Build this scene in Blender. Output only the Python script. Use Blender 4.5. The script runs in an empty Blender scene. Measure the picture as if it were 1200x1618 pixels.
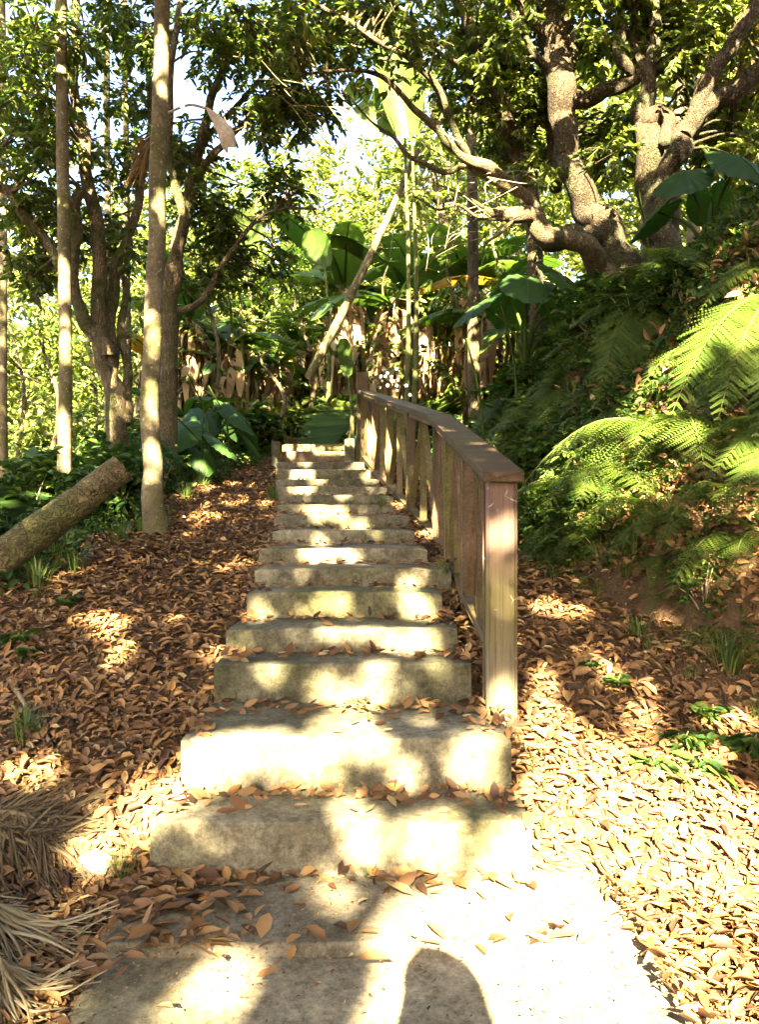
import bpy, math, random
import numpy as np
from mathutils import Vector, Matrix, noise
random.seed(11); RG = np.random.default_rng(11)
SC = bpy.context.scene
COL = SC.collection
R = math.radians
# ------------------------------------------------------------------ camera
F = 1258.0; H = 1.30            # focal length in photo pixels, eye height over the landing
cam = bpy.data.cameras.new('camera'); camo = bpy.data.objects.new('camera', cam); COL.objects.link(camo)
cam.sensor_fit = 'VERTICAL'; cam.sensor_height = 36; cam.lens = 36*F/1618
cam.clip_start = .02; cam.clip_end = 2000
camo.location = (0, 0, H); camo.rotation_euler = (R(90), 0, 0)
SC.camera = camo
# ------------------------------------------------------------------ light
SUN_E, SUN_A = R(33.5), R(3.0)
w = bpy.data.worlds.new('World'); SC.world = w; w.use_nodes = True
nt = w.node_tree; bg = nt.nodes['Background']
sky = nt.nodes.new('ShaderNodeTexSky'); sky.sky_type = 'NISHITA'; sky.sun_disc = False
sky.sun_elevation = SUN_E; sky.sun_rotation = math.pi+SUN_A
sky.dust_density = 3.5; sky.air_density = .8; sky.ozone_density = .2
nt.links.new(sky.outputs[0], bg.inputs[0]); bg.inputs[1].default_value = 0.052
SD = Vector((math.sin(SUN_A)*math.cos(SUN_E), math.cos(SUN_A)*math.cos(SUN_E), -math.sin(SUN_E)))
sl = bpy.data.lights.new('sun', 'SUN'); so = bpy.data.objects.new('sun', sl); COL.objects.link(so)
sl.energy = 5.0; sl.angle = R(.53); sl.color = (1, .87, .60)
so.rotation_euler = SD.to_track_quat('-Z', 'Y').to_euler(); so.location = (0, -8, 14)
SC.view_settings.view_transform = 'Standard'; SC.view_settings.look = 'None'
SC.view_settings.exposure = 4.8; SC.view_settings.gamma = 1
cy = SC.cycles
cy.max_bounces = 7; cy.diffuse_bounces = 4; cy.glossy_bounces = 2; cy.transmission_bounces = 4
cy.caustics_reflective = False; cy.caustics_refractive = False; cy.use_denoising = True
# ------------------------------------------------------------------ helpers
def px(x, y, D): return np.array([(x-600)/F*D, D, H-(y-809)/F*D])
def nrm(a): return a/np.maximum(np.linalg.norm(a, axis=-1, keepdims=True), 1e-9)
class MB:
    def __init__(s): s.V=[]; s.F=[]; s.T=[]; s.M=[]; s.n=0
    def add(s, V, Fc, tone=.5, mat=0):
        V = np.asarray(V, float).reshape(-1, 3); Fc = np.asarray(Fc, int)
        s.V.append(V); s.F.append(Fc+s.n); s.n += len(V)
        s.T.append(np.broadcast_to(np.asarray(tone, float), (len(Fc),))); s.M.append(np.full(len(Fc), mat))
    def build(s, name, mats, parent=None, loc=(0,0,0), smooth=True):
        me = bpy.data.meshes.new(name); V = np.concatenate(s.V)
        base = np.array(parent.location) if parent is not None else np.array(loc, float)
        V = V-base
        me.vertices.add(len(V)); me.vertices.foreach_set('co', V.ravel().astype(np.float32))
        tot = np.concatenate([np.full(len(f), f.shape[1]) for f in s.F]); idx = np.concatenate([f.ravel() for f in s.F])
        me.loops.add(len(idx)); me.loops.foreach_set('vertex_index', idx.astype(np.int32))
        me.polygons.add(len(tot)); st = np.concatenate([[0], np.cumsum(tot)[:-1]])
        me.polygons.foreach_set('loop_start', st.astype(np.int32)); me.polygons.foreach_set('loop_total', tot.astype(np.int32))
        me.polygons.foreach_set('material_index', np.concatenate(s.M).astype(np.int32))
        me.polygons.foreach_set('use_smooth', np.full(len(tot), smooth))
        a = me.attributes.new('tone', 'FLOAT', 'FACE'); a.data.foreach_set('value', np.concatenate(s.T).astype(np.float32))
        for m in (mats if isinstance(mats, (list, tuple)) else [mats]): me.materials.append(m)
        me.update(); me.validate()
        o = bpy.data.objects.new(name, me); COL.objects.link(o)
        if parent is not None: o.parent = parent
        else: o.location = Vector(base)
        return o
def tag(o, label, cat, group=None):
    o['label'] = label; o['category'] = cat
    if group: o['group'] = group
    return o
def thing(name, label, cat, loc, group=None):
    o = bpy.data.objects.new(name, None); COL.objects.link(o); o.location = Vector([float(c) for c in loc]); o.empty_display_size = .2
    return tag(o, label, cat, group)
def kind(o, k): o['kind'] = k; return o
def copy_tree(root, loc, rz=0, sc=1.0, label=None, tilt=(0,0), group=None):
    c = root.copy(); COL.objects.link(c)
    c.location = Vector([float(q) for q in loc]); c.rotation_euler = (tilt[0], tilt[1], rz); c.scale = (sc,)*3
    if label: c['label'] = label
    if group: c['group'] = group
    for ch in root.children:
        d = ch.copy(); COL.objects.link(d); d.parent = c
        for g in ch.children:
            e = g.copy(); COL.objects.link(e); e.parent = d
    return c
class Placer:                       # first use moves the prototype itself, later uses copy it
    def __init__(s, root): s.root = root; s.used = False
    def put(s, loc, rz=0, sc=1.0, label=None, tilt=(0,0), group=None):
        if s.used: return copy_tree(s.root, loc, rz, sc, label, tilt, group)
        s.used = True; r = s.root; r.location = Vector([float(q) for q in loc]); r.rotation_euler = (tilt[0], tilt[1], rz); r.scale = (sc,)*3
        if label: r['label'] = label
        if group: r['group'] = group
        return r
def smooth_path(P, per=6, jit=0.0):
    P = np.asarray(P, float); Q = np.vstack([2*P[0]-P[1], P, 2*P[-1]-P[-2]]); out = []
    for i in range(1, len(Q)-2):
        for t in np.arange(per)/per:
            a, b, c, d = Q[i-1:i+3]
            out.append(.5*((2*b)+(-a+c)*t+(2*a-5*b+4*c-d)*t*t+(-a+3*b-3*c+d)*t**3))
    out.append(Q[-2]); out = np.array(out)
    if jit:
        J = RG.normal(0, 1, (len(out), 3)); kk = np.array([1, 3, 5, 6, 5, 3, 1])/9.
        J = np.stack([np.convolve(J[:, k], kk, 'same') for k in range(3)], -1)[1:-1]
        out[1:-1, :3] += J*jit*out[1:-1, 3:4] if out.shape[1] > 3 else J*jit
    return out
def tube(mb, P, rad, seg=10, rough=0.0, cap=True, mat=0, tone=.5):
    P = np.asarray(P, float); n = len(P); rad = np.broadcast_to(np.asarray(rad, float), (n,))
    T = nrm(np.gradient(P, axis=0)); u = np.array([0, 0, 1.]) if abs(T[0][2]) < .8 else np.array([1., 0, 0])
    V = np.empty((n, seg, 3)); ang = np.arange(seg)/seg*2*np.pi
    ph = RG.uniform(0, 6.28, 3); NZ = RG.normal(0, 1, (n+2, seg))
    NZ = (NZ[:-2]+2*NZ[1:-1]+NZ[2:])/2.4; NZ = (np.roll(NZ, 1, 1)+2*NZ+np.roll(NZ, -1, 1))/2.4
    for i in range(n):
        s_ = nrm(np.cross(T[i], u)); u = nrm(np.cross(s_, T[i]))
        rr = rad[i]*(1+rough*(.5*np.sin(2*ang+ph[0]+i*.21)+.35*np.sin(3*ang+ph[1]-i*.33)+.55*NZ[i]))
        V[i] = P[i]+rr[:, None]*(np.cos(ang)[:, None]*s_+np.sin(ang)[:, None]*u)
    a = np.arange(n-1)[:, None]*seg; j = np.arange(seg)[None]; k = (j+1) % seg
    Fc = np.stack([a+j, a+k, a+seg+k, a+seg+j], -1).reshape(-1, 4)
    mb.add(V.reshape(-1, 3), Fc, tone, mat)
    if cap:
        for row, e in ((V[0], P[0]), (V[-1], P[-1]+T[-1]*rad[-1]*.6)):
            mb.add(np.vstack([row, e]), [[q, (q+1) % seg, seg] for q in range(seg)], tone, mat)
def leaves(mb, P, Dv, N, L, W, fold=.18, curl=.15, tone=None, mat=0):
    n = len(P); Dv = nrm(Dv); S = nrm(np.cross(Dv, N)); N = nrm(np.cross(S, Dv))
    L = np.broadcast_to(L, (n,))[:, None]; W = np.broadcast_to(W, (n,))[:, None]
    curl = np.broadcast_to(curl, (n,))[:, None]
    mid1 = P+Dv*.3*L; mid2 = P+Dv*.68*L-N*curl*.35*L; up = N*fold*W
    V = np.stack([P, mid1+S*.46*W+up, mid2+S*.38*W+up, P+Dv*L-N*curl*L, mid2-S*.38*W+up, mid1-S*.46*W+up], 1)
    b = np.arange(n)[:, None]*6
    Fc = np.concatenate([b+np.array([[0, 1, 2, 3]]), b+np.array([[0, 3, 4, 5]])], 1).reshape(-1, 4)
    t = np.repeat(RG.uniform(0, 1, n) if tone is None else np.broadcast_to(tone, (n,)), 2)
    mb.add(V.reshape(-1, 3), Fc, t, mat)
def rdir(n, zs=1.0):
    v = RG.normal(0, 1, (n, 3)); v[:, 2] *= zs; return nrm(v)
# ------------------------------------------------------------------ materials
def newmat(name):
    m = bpy.data.materials.new(name); m.use_nodes = True; n = m.node_tree; n.nodes.clear()
    out = n.nodes.new('ShaderNodeOutputMaterial'); return m, n, out
def ramp(n, src, stops, interp='LINEAR'):
    r = n.nodes.new('ShaderNodeValToRGB'); r.color_ramp.interpolation = interp
    while len(r.color_ramp.elements) < len(stops): r.color_ramp.elements.new(.5)
    for e, (p, c) in zip(r.color_ramp.elements, stops): e.position = p; e.color = (*c, 1)
    n.links.new(src, r.inputs[0]); return r.outputs[0]
def noise_tex(n, scale, detail=4, rough=.6, vec=None, stretch=None, off=0):
    t = n.nodes.new('ShaderNodeTexNoise'); t.inputs['Scale'].default_value = scale
    t.inputs['Detail'].default_value = detail; t.inputs['Roughness'].default_value = rough
    if vec is None: vec = n.nodes.new('ShaderNodeTexCoord').outputs['Object']
    if stretch or off:
        mp = n.nodes.new('ShaderNodeMapping'); mp.inputs['Scale'].default_value = stretch or (1,1,1); mp.inputs['Location'].default_value = (off,)*3
        n.links.new(vec, mp.inputs[0]); vec = mp.outputs[0]
    n.links.new(vec, t.inputs['Vector']); return t.outputs['Fac']
def mixc(n, fac, a, b, mode='MIX'):
    m = n.nodes.new('ShaderNodeMix'); m.data_type = 'RGBA'; m.blend_type = mode
    for s_, v in ((m.inputs['Factor'], fac), (m.inputs['A'], a), (m.inputs['B'], b)):
        if isinstance(v, (int, float)): s_.default_value = v
        elif isinstance(v, tuple): s_.default_value = (*v, 1)
        else: n.links.new(v, s_)
    return m.outputs['Result']
def bump(n, h, strength, dist):
    b = n.nodes.new('ShaderNodeBump'); b.inputs['Strength'].default_value = strength; b.inputs['Distance'].default_value = dist
    n.links.new(h, b.inputs['Height']); return b.outputs[0]
def leaf_mat(name, stops, trans=.4, rough=.45, tcol=(1.0, 1.15, .45), spec=.4):
    m, n, out = newmat(name)
    at = n.nodes.new('ShaderNodeAttribute'); at.attribute_name = 'tone'
    oi = n.nodes.new('ShaderNodeObjectInfo')
    ad = n.nodes.new('ShaderNodeMath'); ad.operation = 'MULTIPLY_ADD'; n.links.new(oi.outputs['Random'], ad.inputs[0]); ad.inputs[1].default_value = .24; 
    sb = n.nodes.new('ShaderNodeMath'); sb.operation = 'SUBTRACT'; n.links.new(at.outputs['Fac'], sb.inputs[0]); sb.inputs[1].default_value = .12
    n.links.new(sb.outputs[0], ad.inputs[2])
    c = ramp(n, ad.outputs[0], stops)
    ns = noise_tex(n, 9, 3); c = mixc(n, .35, c, ramp(n, ns, [(.3, (.45, .45, .45)), (.7, (1.3, 1.3, 1.3))]), 'MULTIPLY')
    p = n.nodes.new('ShaderNodeBsdfPrincipled'); n.links.new(c, p.inputs['Base Color']); p.inputs['Roughness'].default_value = rough
    p.inputs['Specular IOR Level'].default_value = spec
    if trans > 0:
        t = n.nodes.new('ShaderNodeBsdfTranslucent'); n.links.new(mixc(n, 1.0, c, tcol, 'MULTIPLY'), t.inputs[0])
        mx = n.nodes.new('ShaderNodeMixShader'); mx.inputs[0].default_value = trans
        n.links.new(p.outputs[0], mx.inputs[1]); n.links.new(t.outputs[0], mx.inputs[2]); n.links.new(mx.outputs[0], out.inputs[0])
    else: n.links.new(p.outputs[0], out.inputs[0])
    return m
def surf_mat(name, base, var, moss=None, moss_amt=.5, scale=6, stretch=None, bstr=.6, bdist=.01, rough=.9, speck=None, bscale=None, cracks=None, grain=60, cstr=.8, blot=0):
    m, n, out = newmat(name)
    a = noise_tex(n, scale, 8, .65, stretch=stretch); c = mixc(n, ramp(n, a, [(.35, (0,0,0)), (.65, (1,1,1))]), base, var)
    if moss:
        b = noise_tex(n, scale*.35, 5, .6, off=7); c = mixc(n, ramp(n, b, [(.62-moss_amt*.3, (0,0,0)), (.75-moss_amt*.2, (1,1,1))]), c, moss)
    if cracks:
        tc = n.nodes.new('ShaderNodeTexCoord'); mp = n.nodes.new('ShaderNodeMapping'); mp.inputs['Scale'].default_value = (1,1,cracks[1]); n.links.new(tc.outputs['Object'], mp.inputs[0])
        wn = n.nodes.new('ShaderNodeTexNoise'); wn.inputs['Scale'].default_value = cracks[0]*.6; wn.inputs['Detail'].default_value = 3; n.links.new(mp.outputs[0], wn.inputs['Vector'])
        vm = n.nodes.new('ShaderNodeMixRGB'); vm.blend_type = 'LINEAR_LIGHT'; vm.inputs[0].default_value = .12; n.links.new(mp.outputs[0], vm.inputs[1]); n.links.new(wn.outputs['Color'], vm.inputs[2])
        v = n.nodes.new('ShaderNodeTexVoronoi'); v.feature = 'DISTANCE_TO_EDGE'; v.inputs['Scale'].default_value = cracks[0]; n.links.new(vm.outputs[0], v.inputs['Vector'])
        cr = ramp(n, v.outputs['Distance'], [(0, (.38,.36,.34)), (.16, (1,1,1))]); c = mixc(n, cstr, c, cr, 'MULTIPLY')
    g1 = noise_tex(n, scale*1.3, 6, .75, off=21); c = mixc(n, .75, c, ramp(n, g1, [(.36, (.55,.53,.48)), (.64, (1.25,1.25,1.25))]), 'MULTIPLY')
    if blot:
        g3 = noise_tex(n, blot, 5, .8, off=31); c = mixc(n, .8, c, ramp(n, g3, [(.38, (.55,.52,.42)), (.5, (1,1,1)), (.64, (1.35,1.33,1.25))]), 'MULTIPLY')
    g2 = noise_tex(n, grain, 4, .8, off=23); c = mixc(n, .6, c, ramp(n, g2, [(.35, (.5,.5,.48)), (.65, (1.4,1.4,1.4))]), 'MULTIPLY')
    oi = n.nodes.new('ShaderNodeObjectInfo'); c = mixc(n, .8, c, ramp(n, oi.outputs['Random'], [(0, (.72,.72,.74)), (1, (1.3,1.28,1.22))]), 'MULTIPLY')
    if speck:
        b = noise_tex(n, scale*4, 3, .5, off=3); c = mixc(n, ramp(n, b, [(.62, (0,0,0)), (.70, (1,1,1))]), c, speck)
    p = n.nodes.new('ShaderNodeBsdfPrincipled'); n.links.new(c, p.inputs['Base Color']); p.inputs['Roughness'].default_value = rough
    p.inputs['Specular IOR Level'].default_value = .25
    hb = noise_tex(n, bscale or scale*3, 8, .7, stretch=stretch, off=11)
    nb = bump(n, hb, bstr, bdist)
    if cracks:
        b2 = n.nodes.new('ShaderNodeBump'); b2.inputs['Strength'].default_value = .9; b2.inputs['Distance'].default_value = bdist; n.links.new(ramp(n, v.outputs['Distance'], [(0,(0,0,0)),(.2,(1,1,1))]), b2.inputs['Height']); n.links.new(nb, b2.inputs['Normal']); nb = b2.outputs[0]
    n.links.new(nb, p.inputs['Normal']); n.links.new(p.outputs[0], out.inputs[0]); return m
M = {}
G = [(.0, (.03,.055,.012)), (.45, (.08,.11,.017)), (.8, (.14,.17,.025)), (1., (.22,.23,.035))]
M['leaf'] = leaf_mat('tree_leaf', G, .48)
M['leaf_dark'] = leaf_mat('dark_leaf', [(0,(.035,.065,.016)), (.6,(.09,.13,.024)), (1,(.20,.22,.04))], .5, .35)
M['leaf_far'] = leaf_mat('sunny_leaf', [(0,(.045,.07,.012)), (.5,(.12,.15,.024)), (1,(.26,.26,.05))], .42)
M['leaf_canopy'] = leaf_mat('canopy_leaf', [(0,(.02,.05,.012)), (1,(.07,.12,.02))], .12)
M['fern'] = leaf_mat('fern_leaf', [(0,(.028,.055,.010)), (.6,(.07,.11,.015)), (1,(.14,.17,.025))], .4, .5, spec=.2)
M['shrub'] = leaf_mat('shrub_leaf', [(0,(.02,.055,.012)), (.6,(.05,.09,.016)), (1,(.13,.165,.025))], .38, .55, spec=.18)
M['banana'] = leaf_mat('banana_leaf', [(0,(.022,.05,.012)), (.6,(.045,.085,.016)), (1,(.085,.12,.022))], .45, .4, spec=.25)
M['ear'] = leaf_mat('elephant_ear_leaf', [(0,(.018,.045,.012)), (.6,(.04,.085,.018)), (1,(.08,.12,.025))], .35, .5, spec=.2)
M['dry'] = leaf_mat('dry_leaf', [(0,(.09,.05,.022)), (.5,(.22,.135,.06)), (1,(.38,.28,.15))], .15, .8, (1,.8,.5), .15)
M['straw'] = leaf_mat('straw', [(0,(.05,.032,.015)), (.5,(.16,.118,.06)), (1,(.32,.255,.145))], .1, .7, (1,.8,.5), .2)
M['litter'] = leaf_mat('litter_leaf', [(0,(.04,.017,.007)), (.3,(.145,.068,.022)), (.62,(.24,.135,.052)), (.85,(.34,.17,.05)), (1,(.44,.33,.15))], .12, .6, (1,.7,.4), .3)
M['yellow'] = leaf_mat('yellowed_leaf', [(0,(.35,.20,.03)), (1,(.55,.38,.05))], .4, .5, (1,.8,.3))
M['grass'] = leaf_mat('grass_blade', [(0,(.04,.08,.015)), (1,(.17,.22,.05))], .4)
M['bark'] = surf_mat('grey_brown_bark', (.12,.085,.045), (.21,.155,.085), (.085,.09,.025), .55, 7, (1,1,.35), .9, .02, cracks=(30,.3), cstr=.55)
M['bark_dark'] = surf_mat('dark_bark', (.05,.034,.018), (.105,.075,.04), (.05,.055,.018), .5, 9, (1,1,.4), 1, .03, speck=(.20,.18,.125), cracks=(26,.45), cstr=.5)
M['bark_pale'] = surf_mat('pale_bark', (.12,.09,.045), (.21,.165,.095), (.11,.10,.03), .6, 8, (1,1,.8), .8, .010, speck=(.29,.265,.2), grain=40)
M['bark_log'] = surf_mat('log_bark', (.14,.10,.045), (.25,.19,.09), (.12,.11,.03), .6, 8, None, 1, .014, grain=35, cracks=(20,1), cstr=.3)
M['cut'] = surf_mat('sawn_wood', (.30,.19,.09), (.42,.29,.15), None, 0, 12, None, .5, .005)
M['twig'] = surf_mat('twig_bark', (.20,.14,.08), (.33,.26,.16), None, 0, 12)
M['soil'] = surf_mat('forest_soil', (.06,.032,.014), (.12,.068,.032), (.04,.042,.015), .2, 3.0, None, 1, .04, bscale=14)
M['concrete'] = surf_mat('mossy_concrete', (.135,.115,.078), (.21,.185,.13), (.085,.08,.038), .55, 3.2, None, .9, .008, .92, speck=None, bscale=45, grain=55, blot=16)
M['slab'] = surf_mat('path_concrete', (.18,.15,.10), (.25,.215,.15), (.14,.12,.06), .35, 2.2, None, .6, .005, .92, bscale=60, grain=60, blot=14)
M['timber'] = surf_mat('old_timber', (.10,.062,.032), (.19,.125,.07), (.13,.11,.03), .6, 5, (1,1,.25), .6, .004, .7, bscale=30)
M['rail'] = surf_mat('rail_timber', (.06,.036,.02), (.105,.066,.036), (.085,.07,.022), .55, 6, None, .5, .004, .6, bscale=30)
M['stem'] = surf_mat('green_stem', (.06,.08,.02), (.13,.13,.04), (.12,.07,.03), .4, 6)
M['stone'] = surf_mat('stone', (.22,.19,.14), (.32,.28,.21), None, 0, 9)
def wood_post():
    m, n, out = newmat('weathered_post')
    tc = n.nodes.new('ShaderNodeTexCoord'); g = noise_tex(n, 14, 8, .8, stretch=(3,3,.14))
    c = mixc(n, g, (.065,.033,.022), (.15,.09,.06))
    sx = n.nodes.new('ShaderNodeSeparateXYZ'); n.links.new(tc.outputs['Object'], sx.inputs[0])
    ns = noise_tex(n, 5, 6, .7, stretch=(1,1,.6))
    ma = n.nodes.new('ShaderNodeMath'); ma.operation = 'MULTIPLY_ADD'; n.links.new(ns, ma.inputs[0]); ma.inputs[1].default_value = .5; n.links.new(sx.outputs['Z'], ma.inputs[2])
    c = mixc(n, ramp(n, ma.outputs[0], [(.78, (1,1,1)), (1.02, (.0,.0,.0))]), c, (.10,.078,.024))
    c = mixc(n, ramp(n, ma.outputs[0], [(.45, (.85,.85,.85)), (.64, (0,0,0))]), c, (.125,.10,.06))
    v = n.nodes.new('ShaderNodeTexVoronoi'); v.feature = 'DISTANCE_TO_EDGE'; v.inputs['Scale'].default_value = 7
    n.links.new(tc.outputs['Object'], v.inputs['Vector'])
    mk = mixc(n, 1.0, ramp(n, v.outputs['Distance'], [(.0, (1,1,1)), (.03, (0,0,0))]), ramp(n, noise_tex(n, 4, 3, off=5), [(.55, (0,0,0)), (.6, (.7,.7,.7))]), 'MULTIPLY')
    c = mixc(n, mk, c, (.5,.46,.38))
    g4 = noise_tex(n, 34, 6, .85, stretch=(2.5,2.5,.07), off=9); c = mixc(n, .9, c, ramp(n, g4, [(.36, (.35,.32,.28)), (.47, (1,1,1)), (.66, (1.3,1.28,1.22))]), 'MULTIPLY')
    p = n.nodes.new('ShaderNodeBsdfPrincipled'); n.links.new(c, p.inputs['Base Color']); p.inputs['Roughness'].default_value = .75
    n.links.new(bump(n, noise_tex(n, 40, 6, .7, stretch=(2,2,.15)), .6, .004), p.inputs['Normal']); n.links.new(p.outputs[0], out.inputs[0]); return m
M['post'] = wood_post()
# ------------------------------------------------------------------ terrain and stairs
STEPS = [(2.85,1297,235,842),(3.15,1165,285,809),(3.72,1048,337,746),(4.0,992,357,724),(4.38,936,389,699),(4.75,898,402,714),
 (5.2,866,408,676),(5.85,838,430,655),(6.4,814,433,647),(7.0,797,437,626),(7.6,782,440,622),(8.3,769,437,612),(9.0,757,436,600),
 (9.8,742,437,586),(10.6,730,436,578),(11.5,713,444,560),(12.5,702,446,549),(13.4,691,449,548)]
ST = [(D, H-(y-809)/F*D, (a-600)/F*D, (b-600)/F*D) for D, y, a, b in STEPS]
ZB = [0.0]+[s[1] for s in ST]
PD = [-200, 2.80]+[s[0] for s in ST]+[15, 25, 60, 160, 400]
PZ = [-.30, -.07]+[z-.012 for z in ZB[:-1]]+[ZB[-1], ZB[-1]+1.2, 15.0, 30, 60]
PZ[2] = -.05
FX = ([-50, 0, 2, 3.6, 4.2, 5, 6, 8, 12, 16, 60], [4.2, 3.6, 2.9, 2.1, 1.75, 1.25, 1.0, .95, 1.2, 3.0, 16])
def sst(t): t = np.clip(t, 0, 1); return t*t*(3-2*t)
def ground(X, Y):
    X = np.asarray(X, float); Y = np.asarray(Y, float)
    z = np.interp(Y, PD, PZ)
    t = sst((-2.4-X)/5.0); z = z-t*(.9*sst((Y-3)/6)+.3)*1.0
    d = np.maximum(0, X-np.interp(Y, *FX)+.12*np.sin(3.1*Y)); z = z+sst(d*2)*.10*np.sin(4.7*X+1.3*Y)*np.sin(3.9*Y-.8*X); z = z+np.interp(Y, [3, 5.5, 8, 12], [3.9, 3.9, 3.5, 3.4])*(1-np.exp(-d/np.interp(Y, [3, 5.5, 8, 12], [1.6, 1.6, 2.4, 2.6])))
    away = sst((np.abs(X+.1)-1.1)/.8)
    z = z+away*(.05*np.sin(1.7*X+.6*Y)+.04*np.sin(2.3*Y-1.1*X)+.02*np.sin(5.1*X+4.3*Y))
    return z
def surf(X, Y):
    z = ground(X, Y)
    for i, (D, zt, a, b) in enumerate(ST):
        D2 = ST[i+1][0] if i+1 < len(ST) else D+.3
        z = np.where((Y >= D) & (Y < D2) & (X > a) & (X < b), np.maximum(z, zt), z)
    z = np.where((Y < 2.85) & (X > -.86) & (X < .85), np.maximum(z, 0), z)
    return z
def hit(x, y):
    x = np.atleast_1d(np.asarray(x, float)); y = np.atleast_1d(np.asarray(y, float)); D = np.full(x.shape, 1.0); done = np.zeros(x.shape, bool)
    for k in range(1700):
        Z = H-(y-809)/F*D; X = (x-600)/F*D
        done |= Z <= surf(X, D); D = np.where(done, D, D+.01)
        if done.all(): break
    return np.stack([(x-600)/F*D, D, H-(y-809)/F*D], -1), done
def on(X, Y, dz=0): return (float(X), float(Y), float(ground(X, Y))+dz)
# sunlit patches: the gaps in the tree crowns overhead that let the sun reach these places
LIT = [(400,1190,118,42),(480,1200,60,36),(330,1215,60,40),(250,1290,50,26),(215,1320,30,20),(570,1178,48,26),(540,1150,55,18),(560,1115,40,16),
 (640,1020,80,24),(600,1062,30,26),(540,1000,60,12),(430,1070,14,16),(500,1095,26,18),(640,1235,18,14),(565,1330,22,55),(675,1340,40,36),(545,1285,14,18),
 (745,1180,32,18),(750,1230,40,15),(690,1330,36,40),(650,1450,30,30),(700,1420,20,20),(330,1560,58,34),(290,1605,30,14),(530,1420,12,12),
 (500,882,34,12),(540,884,50,10),(500,858,12,8),(495,812,24,6),(530,815,28,6),(640,960,30,10),(520,960,40,8),(640,930,14,10),(660,975,30,9),(405,975,12,14),
 (480,775,26,5),(540,785,22,5),(500,762,16,4),(585,758,14,5),(530,715,70,9),(455,718,14,8),(480,733,20,4),(570,740,24,4),(590,850,10,7),(560,835,30,5),
 (325,775,34,9),(370,765,20,6),(330,818,40,8),(370,798,28,6),(415,800,14,10),(390,735,34,6),(290,790,20,5),(170,1000,26,26),(150,985,24,12),(185,1030,14,12),
 (50,1230,36,20),(145,1365,26,26),(160,1330,30,16),(120,1430,20,8),(60,1600,24,10),
 (870,965,44,20),(900,975,30,10),(960,1075,20,14),(1020,1090,20,12),(1110,1200,34,18),(1060,1210,40,24),(1010,1130,16,10),(1140,1150,40,12),(1180,900,20,12),(1110,915,34,10),
 (1050,1250,60,20)]
POLY = [(858,1062),(870,1110),(905,1165),(960,1185),(1010,1200),(1100,1235),(1200,1270),(1200,1640),(560,1640),(600,1560),(618,1530),(650,1500),(712,1490),(735,1440),(752,1392),(770,1330),(850,1302),(830,1230),(838,1130)]
LITD = [(640,120,36,95,11.5),(610,180,34,30,11.8),(385,385,34,24,14.0),(335,400,30,30,14.3),(500,385,20,24,14.0),(440,610,16,20,15.0),(650,480,16,40,15.0),(245,640,10,30,6.1),(243,540,9,34,6.1),(240,735,12,24,6.1),(252,330,6,20,6.1),(252,100,8,50,6.1),(104,450,8,30,7.9),(100,700,10,40,7.9),(104,560,8,20,7.9),
 (790,1108,12,16,3.5),(800,850,9,10,3.5),(676,745,9,22,5.4),(625,735,8,20,6.9),(607,660,4,30,8.0),(582,645,5,40,9.5),(580,700,4,30,10.5),
 (1120,480,70,16,4.6),(1080,560,60,50,4.6),(1140,600,60,60,4.7),(1180,520,40,60,4.8),(1040,640,30,30,4.6),(980,740,60,50,5.2),(900,760,50,40,5.5),(940,850,50,24,5.3),(1130,860,50,18,4.6),(1000,810,50,30,4.9),
 (740,240,50,14,7.3),(690,190,20,20,7.3),(780,290,40,20,7.3),(830,345,30,14,7.4),(740,330,40,14,7.3),(880,155,22,24,8.8),(930,300,22,26,8.8),(1022,230,14,20,8.4),(720,550,24,20,7.5),(680,590,40,16,8.6),(620,600,24,14,10.5),
 (355,200,26,24,6.0),(120,100,8,60,8.6),(460,670,26,26,12),(100,740,50,40,7.6),(160,760,30,14,7.2),(60,780,20,12,6.8)]
E1 = np.array([math.cos(SUN_A), -math.sin(SUN_A), 0.]); E2 = np.array([math.sin(SUN_A)*math.sin(SUN_E), math.cos(SUN_A)*math.sin(SUN_E), math.cos(SUN_E)])
DV = np.array(SD); CELL = .03; U0, V0, NU, NV = -8., -4., 540, 700
MASK = np.zeros((NU, NV), bool)
def mark(P):
    iu = ((P@E1-U0)/CELL).astype(int); iv = ((P@E2-V0)/CELL).astype(int)
    ok = (iu > 0) & (iu < NU-1) & (iv > 0) & (iv < NV-1); iu = iu[ok]; iv = iv[ok]
    for a in (0, 1):
        for b in (0, 1): MASK[iu+a, iv+b] = True
def disc(n): r = np.sqrt(RG.uniform(0, 1, n)); a = RG.uniform(0, 6.2832, n); return r*np.cos(a), r*np.sin(a)
for cx_, cy_, rx, ry in LIT:
    a, b = disc(900); k_ = .5 if (ry < 30 and cy_ < 1100) else .8; P, ok = hit(cx_+a*rx*k_, cy_+b*ry*k_); mark(P[ok])
for cx_, cy_, rx, ry, D in LITD:
    a, b = disc(900); D2 = D+0*a; mark(np.stack([(cx_+a*rx-600)/F*D2, D2, H-(cy_+b*ry-809)/F*D2], -1))
gx, gy = np.meshgrid(np.arange(545, 1260, 3.), np.arange(1050, 1700, 3.)); gx = gx.ravel(); gy = gy.ravel(); ins = np.zeros(gx.shape, bool)
for (xa, ya), (xb, yb) in zip(POLY, POLY[1:]+POLY[:1]):
    c = (ya > gy) != (yb > gy); ins ^= c & (gx < (xb-xa)*(gy-ya)/((yb-ya) or 1e-9)+xa)
P, ok = hit(gx[ins], gy[ins]); mark(P[ok])
a, b = np.meshgrid(np.arange(.25, 2.6, .02), np.arange(.6, 2.2, .02)); P = np.stack([a.ravel(), b.ravel(), 0*a.ravel()], -1); mark(P)
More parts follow.
